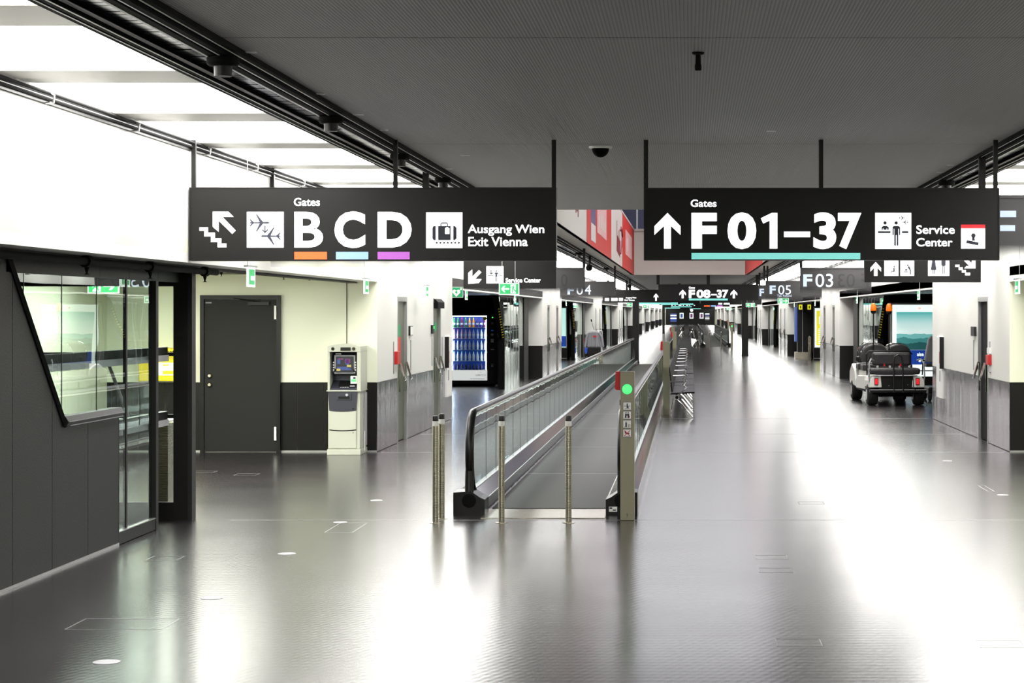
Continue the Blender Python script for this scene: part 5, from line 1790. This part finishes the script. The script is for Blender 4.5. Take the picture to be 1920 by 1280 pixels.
# ------------------------------------------------------------------ golf cart
def golf_cart():
    ox, oy = 4.16, 40.6
    r = thing('golf_cart', (ox, oy, 0), 'white golf cart with black seats and two amber beacons, seen from behind', 'golf cart')
    def bx(name, x0, x1, y0, y1, z0, z1, m, bevel=0.0):
        return B(ox + x0, ox + x1, oy + y0, oy + y1, z0, z1).build(name, m, r, bevel=bevel)
    # wheels
    for (xx, yy) in ((-.575, 0), (.36, 0), (-.575, 2.6), (.36, 2.6)):
        w_ = MB().lathe((ox + xx, oy + yy + .25, .215), [(.17, 0), (.205, .015), (.215, .05), (.215, .17), (.205, .205), (.17, .22)], 24, 'x').build('wheel', 'tyre', r, smooth=True)
        for xs in (xx - .004, xx + .222):
            o = MB().lathe((ox + xs, oy + yy + .25, .215), [(.11, 0), (.09, .004)], 16, 'x').build('hub_cap', 'hub', w_)
    # floor, axle
    bx('chassis', -.50, .50, -.1, 3.1, .24, .32, 'black_matte')
    bx('axle', -.36, .36, .2, .3, .17, .25, 'black_matte')
    MB().lathe((ox - .06, oy + .1, .16), [(.03, 0), (.09, .04), (.09, .2), (.03, .26)], 12, 'x').build('differential', 'black_matte', r)
    # rear body with fenders
    for s in (-1, 1):
        f = lambda u: ox + s * u
        MB().prism([(f(.30), .36), (f(.56), .36), (f(.555), .50), (f(.50), .585), (f(.32), .60)], 'y', oy - .03, oy + .75).build('rear_fender', 'cart_white', r, bevel=.02)
        B(f(.375), f(.455), oy - .05, oy - .03, .41, .555).build('tail_light_frame', 'black', r, bevel=.01)
        t_ = B(f(.385), f(.445), oy - .062, oy - .05, .425, .54).build('tail_light', 'tail_red', r, bevel=.008)
        MB().prism([(oy + .75, .30), (oy + 2.2, .28), (oy + 2.35, .42), (oy + 1.9, .55), (oy + .75, .58)], 'x', f(.48), f(.555)).build('side_panel', 'cart_white', r, bevel=.015)
        MB().prism([(oy + 2.2, .30), (oy + 3.3, .34), (oy + 3.3, .62), (oy + 2.9, .78), (oy + 2.4, .66)], 'x', f(.28), f(.56)).build('front_cowl', 'cart_white', r, bevel=.03)
        MB().tube([(f(.53), oy - .0, .36), (f(.56), oy - .02, .60), (f(.545), oy + .03, .86), (f(.50), oy + .12, .93), (f(.44), oy + .2, .90)], .017, 8).build('grab_rail', 'grey_plastic', r, smooth=True)
        MB().tube([(f(.56), oy + .3, .60), (f(.57), oy + .3, .84), (f(.50), oy + .3, .98)], .012, 8).build('armrest', 'black', r, smooth=True)
    bx('rear_panel', -.34, .34, -.02, .6, .33, .62, 'black')
    for (a, z) in ((-.16, .40), (.22, .42)):
        MB().lathe((ox + a, oy - .02, z), [(.008, 0), (.006, -.004)], 8, 'y').build('bolt', 'silver', r)
    bx('rear_bumper', -.56, .57, -.20, -.06, .265, .33, 'black', .012)
    B(ox - .55, ox + .56, oy - .205, oy - .2, .318, .33).build('bumper_edge', 'silver', r)
    bx('footplate', -.46, .40, -.08, .0, .60, .615, 'silver')
    # rear seat facing backwards
    bx('seat_cushion', -.55, .47, -.06, .42, .625, .75, 'leather', .04)
    bx('seat_backrest', -.44, .36, .40, .52, .78, 1.06, 'leather', .05)
    for a in (-.22, .11):
        MB().prism([(ox + a, .78), (ox + a + .04, .78), (ox + a + .03, .83), (ox + a + .01, .83)], 'y', oy + .36, oy + .40).build('belt_buckle', 'red', r)
    for a in (-.35, -.1, .1, .3):
        bx('bracket', a, a + .04, .42, .46, .74, .80, 'silver')
    # rail behind, U shaped hand bar
    MB().tube([(ox - .55, oy + .45, .80), (ox - .56, oy + .42, 1.02), (ox - .50, oy + .42, 1.08), (ox + .3, oy + .42, 1.08), (ox + .38, oy + .45, 1.02)], .014, 8).build('top_rail', 'black', r, smooth=True)
    MB().tube([(ox - .08, oy - .2, .27), (ox - .08, oy - .14, .85), (ox - .06, oy - .12, .98), (ox + .01, oy - .12, 1.02), (ox + .08, oy - .12, .98), (ox + .10, oy - .14, .85), (ox + .10, oy - .2, .27)], .016, 8).build('hand_bar', 'black', r, smooth=True)
    # middle and front seats
    n = 12
    for (cx_, yy, w_, zt_) in ((-.28, 1.15, .27, 1.22), (.20, 1.2, .27, 1.21), (-.27, 2.0, .25, 1.24), (.24, 2.0, .25, 1.20)):
        pts = [(ox + cx_ - w_, .84), (ox + cx_ + w_, .84)] + [(ox + cx_ + w_ * math.cos(math.pi * i / n), zt_ - .22 + .22 * math.sin(math.pi * i / n)) for i in range(n + 1)]
        MB().prism(pts, 'y', oy + yy, oy + yy + .12).build('front_backrest', 'leather', r, bevel=.03)
        MB().tube([(ox + cx_ - w_ - .01, oy + yy + .14, .84)] + [(ox + cx_ - (w_ + .01) * math.cos(math.pi * i / n), oy + yy + .14, zt_ - .21 + .225 * math.sin(math.pi * i / n)) for i in range(n + 1)] + [(ox + cx_ + w_ + .01, oy + yy + .14, .84)], .01, 6).build('seat_rail', 'chrome', r, smooth=True)
    bx('middle_cushion', -.53, .50, 1.2, 1.65, .66, .80, 'leather', .03)
    bx('front_cushion', -.53, .50, 2.0, 2.45, .66, .80, 'leather', .03)
    bx('seat_box', -.48, .48, .7, 2.3, .32, .66, 'cart_white')
    MB().tube([(ox - .2, oy + 2.9, .75), (ox - .22, oy + 2.7, .98)], .015, 8).build('steering_column', 'black', r)
    MB().lathe((ox - .22, oy + 2.66, 1.0), [(.16, 0), (.18, .01), (.16, .02), (.14, .01)], 18, 'y').build('steering_wheel', 'black', r)
    # beacons
    for (bx_, by, z) in ((-.09, .48, 1.83), (-.34, 1.0, 1.84)):
        bc = MB().tube([(ox + bx_, oy + by, .8), (ox + bx_, oy + by, z)], .014, 8).build('beacon_pole', 'black', r, smooth=True)
        MB().lathe((ox + bx_, oy + by, z), [(.03, 0), (.055, .03), (.06, .06)], 14).build('beacon_base', 'black', bc)
        MB().lathe((ox + bx_, oy + by, z + .06), [(.055, 0), (.062, .02), (.055, .10), (.04, .145), (.012, .155)], 16).build('amber_lens', 'amber', bc, smooth=True)
    # charging cable
    MB().tube([(ox + .28, oy - .05, .66), (ox + .33, oy - .06, .5), (ox + .30, oy - .21, .36), (ox + .5, oy - .22, .2), (ox + .66, oy + .3, .02), (ox + .72, oy + 1.2, .02)], .008, 6).build('charging_cable', 'rubber', r)
    # helmet mirror like black boxes on the left side
    bx('side_mirror', -.66, -.58, 1.3, 1.36, .86, .96, 'black', .02)
    r.rotation_euler = (0, 0, math.radians(2.2))
    return r


golf_cart()

# grey chair of a second vehicle half hidden by the right wall block
cx, cy = 5.2, 43.0
gc = thing('mobility_scooter', (cx, cy, 0), 'grey high backed seat of a parked scooter half hidden by the right wall block', 'scooter')
MB().prism([(cx - .20, .80), (cx + .25, .80), (cx + .25, 1.31), (cx + .18, 1.37), (cx - .06, 1.37), (cx - .12, 1.31), (cx - .19, .95)], 'y', cy, cy + .14).build('backrest', 'grey_plastic', gc, bevel=.03)
B(cx - .22, cx + .25, cy - .4, cy + .1, .72, .79).build('seat', 'leather', gc, bevel=.02)
MB().tube([(cx - .22, cy + .05, .86), (cx - .25, cy - .1, .86), (cx - .26, cy - .35, .85)], .02, 8).build('armrest', 'black', gc)
B(cx, cx + .2, cy - .1, cy, .3, .72).build('seat_post', 'black', gc)
B(cx - .18, cx + .3, cy - .5, cy + .6, .15, .3).build('platform', 'black', gc, bevel=.03)
for (a, b) in ((-.18, -.4), (.26, -.4), (-.18, .5), (.26, .5)):
    MB().lathe((cx + a, cy + b, .11), [(.08, 0), (.11, .02), (.11, .06), (.08, .08)], 16, 'x').build('wheel', 'tyre', gc, smooth=True)

# cleaning trolley with grey bag on the left
cx, cy = -3.92, 84.0
ct = thing('cleaning_trolley', (cx, cy, 0), 'cleaning trolley with grey cloth bag and mop before the left wall block', 'trolley')
MB().prism([(cx - .30, .44), (cx + .32, .44), (cx + .30, .8), (cx + .22, 1.05), (cx + .06, 1.10), (cx - .2, 1.09), (cx - .27, .98), (cx - .32, .7)], 'y', cy - .25, cy + .25).build('grey_bag', 'grey_cloth', ct, bevel=.05)
for q in range(4):
    MB().tube([(cx - .2 + q * .13, cy - .26, 1.04), (cx - .24 + q * .15, cy - .28, .75), (cx - .26 + q * .17, cy - .27, .45)], .025, 6).build('cloth_fold', 'grey_cloth', ct, smooth=True)
for s in (-1, 1):
    MB().tube([(cx + s * .20, cy - .28, 1.05), (cx + s * .32, cy - .30, .85), (cx + s * .37, cy - .30, .46)], .05, 8).build('sleeve', 'grey_cloth', ct, smooth=True)
B(cx - .04, cx + .10, cy - .33, cy - .31, .86, .92).build('red_print', 'red', ct)
B(cx - .27, cx + .27, cy - .3, cy + .4, .12, .44).build('black_tub', 'black', ct, bevel=.02)
B(cx - .38, cx - .30, cy - .35, cy + .3, .2, .42).build('blue_bucket', 'ad_blue', ct)
B(cx - .42, cx - .36, cy - .2, cy, .62, .78).build('red_cloth', 'red', ct)
MB().tube([(cx - .38, cy - .3, 1.12), (cx + .34, cy - .3, 1.12)], .015, 6).build('handle_bar', 'silver', ct)
MB().tube([(cx + .0, cy, 1.08), (cx - .12, cy, 1.52)], .014, 6).build('mop_stick', 'grey_plastic', ct)
MB().tube([(cx - .12, cy, 1.50), (cx - .14, cy, 1.60)], .03, 6).build('mop_grip', 'black', ct)
for (a, b) in ((-.28, -.2), (.28, -.2), (-.28, .3), (.28, .3)):
    MB().lathe((cx + a, cy + b, .08), [(.05, 0), (.08, .01), (.08, .04), (.05, .05)], 14, 'x').build('castor', 'tyre', ct)
for s in (-1, 1):
    MB().tube([(cx + s * .34, cy - .28, .16), (cx + s * .34, cy - .28, 1.12)], .014, 6).build('side_frame', 'silver', ct)

# handrail stand and screen tower in the second right recess
rs = thing('barrier_rail', (4.75, 79, 0), 'low steel barrier rail left of the yellow advert', 'barrier')
MB().tube([(4.72, 79, 0), (4.72, 79, .92), (4.72, 79.6, .95), (4.72, 80.0, .9), (4.72, 80.0, 0)], .025, 8).build('rail_loop', 'stainless', rs, smooth=True)
kt = thing('service_kiosk', (4.6, 82, 0), 'black kiosk column with two yellow symbols and steel foot in the second right recess', 'kiosk')
B(4.40, 5.1, 82.0, 82.9, 0.28, 2.24).build('column', 'frame_dark', kt)
B(4.30, 4.86, 81.9, 82.9, 0, .28).build('steel_foot', 'stainless', kt)
B(4.30, 4.38, 82.1, 82.9, .7, 2.1).build('blue_screen', 'screen', kt)
B(4.58, 4.60, 81.97, 82.0, .28, 2.24).build('steel_edge', 'alu', kt)
for x_ in (4.51, 4.86):
    B(x_ - .07, x_ + .07, 81.96, 81.99, 2.0, 2.2).build('yellow_symbol', 'ad_yellow', kt)
    B(x_ - .02, x_ + .02, 81.95, 81.96, 2.04, 2.15).build('dark_symbol', 'black', kt)

# ------------------------------------------------------------------ far end: machines and screens on the black wall
YE = Y1 - .25
def ex(px): return PXf(px, YE)
def ez(py): return PZf(py, YE)
v2 = thing('far_vending_machine', (ex(1263), YE - .5, 0), 'tiny blue lit vending machine at the left of the far black wall', 'vending machine')
B(ex(1256), ex(1270), YE - .6, YE - .01, 0, ez(586)).build('cabinet', 'frame_dark', v2)
for q, m in enumerate(('screen', 'ad_white', 'screen', 'ad_white', 'ad_blue', 'screen')):
    z1_ = ez(587.5) - q * .23
    B(ex(1257), ex(1268.5), YE - .62, YE - .6, z1_ - .20, z1_).build('lit_shelf', m, v2)
v3 = thing('far_vending_machine', (ex(1326), YE - .5, 0), 'tiny white lit vending machine at the right of the far black wall', 'vending machine')
B(ex(1321), ex(1333), YE - .6, YE - .01, 0, ez(586)).build('cabinet', 'frame_dark', v3)
for q, m in enumerate(('ad_white', 'screen', 'grey_plastic', 'ad_white', 'grey_plastic')):
    z1_ = ez(587.5) - q * .23
    B(ex(1322), ex(1330), YE - .62, YE - .6, z1_ - .16, z1_).build('lit_shelf', m, v3)
for (px, lb) in ((1278, 'left'), (1296.5, 'middle'), (1315.5, 'right')):
    p = thing('wall_screen', (ex(px), YE, ez(597)), 'small backlit poster on the far black wall, %s of three' % lb, 'screen')
    B(ex(px - 3.6), ex(px + 3.6), YE - .04, YE - .005, ez(597), ez(586.5)).build('white_border', 'ad_white', p)
    B(ex(px - 2.2), ex(px + 2.2), YE - .05, YE - .04, ez(595.4), ez(588)).build('picture', 'screen' if lb == 'left' else 'screen_pink', p)
ck = thing('wall_clock', (ex(1296.8), 200, PZf(584, 200)), 'small white round clock hanging in the far middle of the hall', 'clock')
MB().lathe((PXf(1296.8, 200), 200, PZf(581.5, 200)), [(.14, 0), (.14, -.04)], 20, 'y').build('clock_face', 'led_white', ck)
MB().lathe((PXf(1296.8, 200), 199.95, PZf(581.5, 200)), [(.05, 0), (.05, -.01)], 12, 'y').build('clock_centre', 'ad_blue', ck)
B(PXf(1296.8, 200) - .015, PXf(1296.8, 200) + .015, 199.97, 200, PZf(581.5, 200) + .13, HC).build('hanger', 'frame_dark', ck)
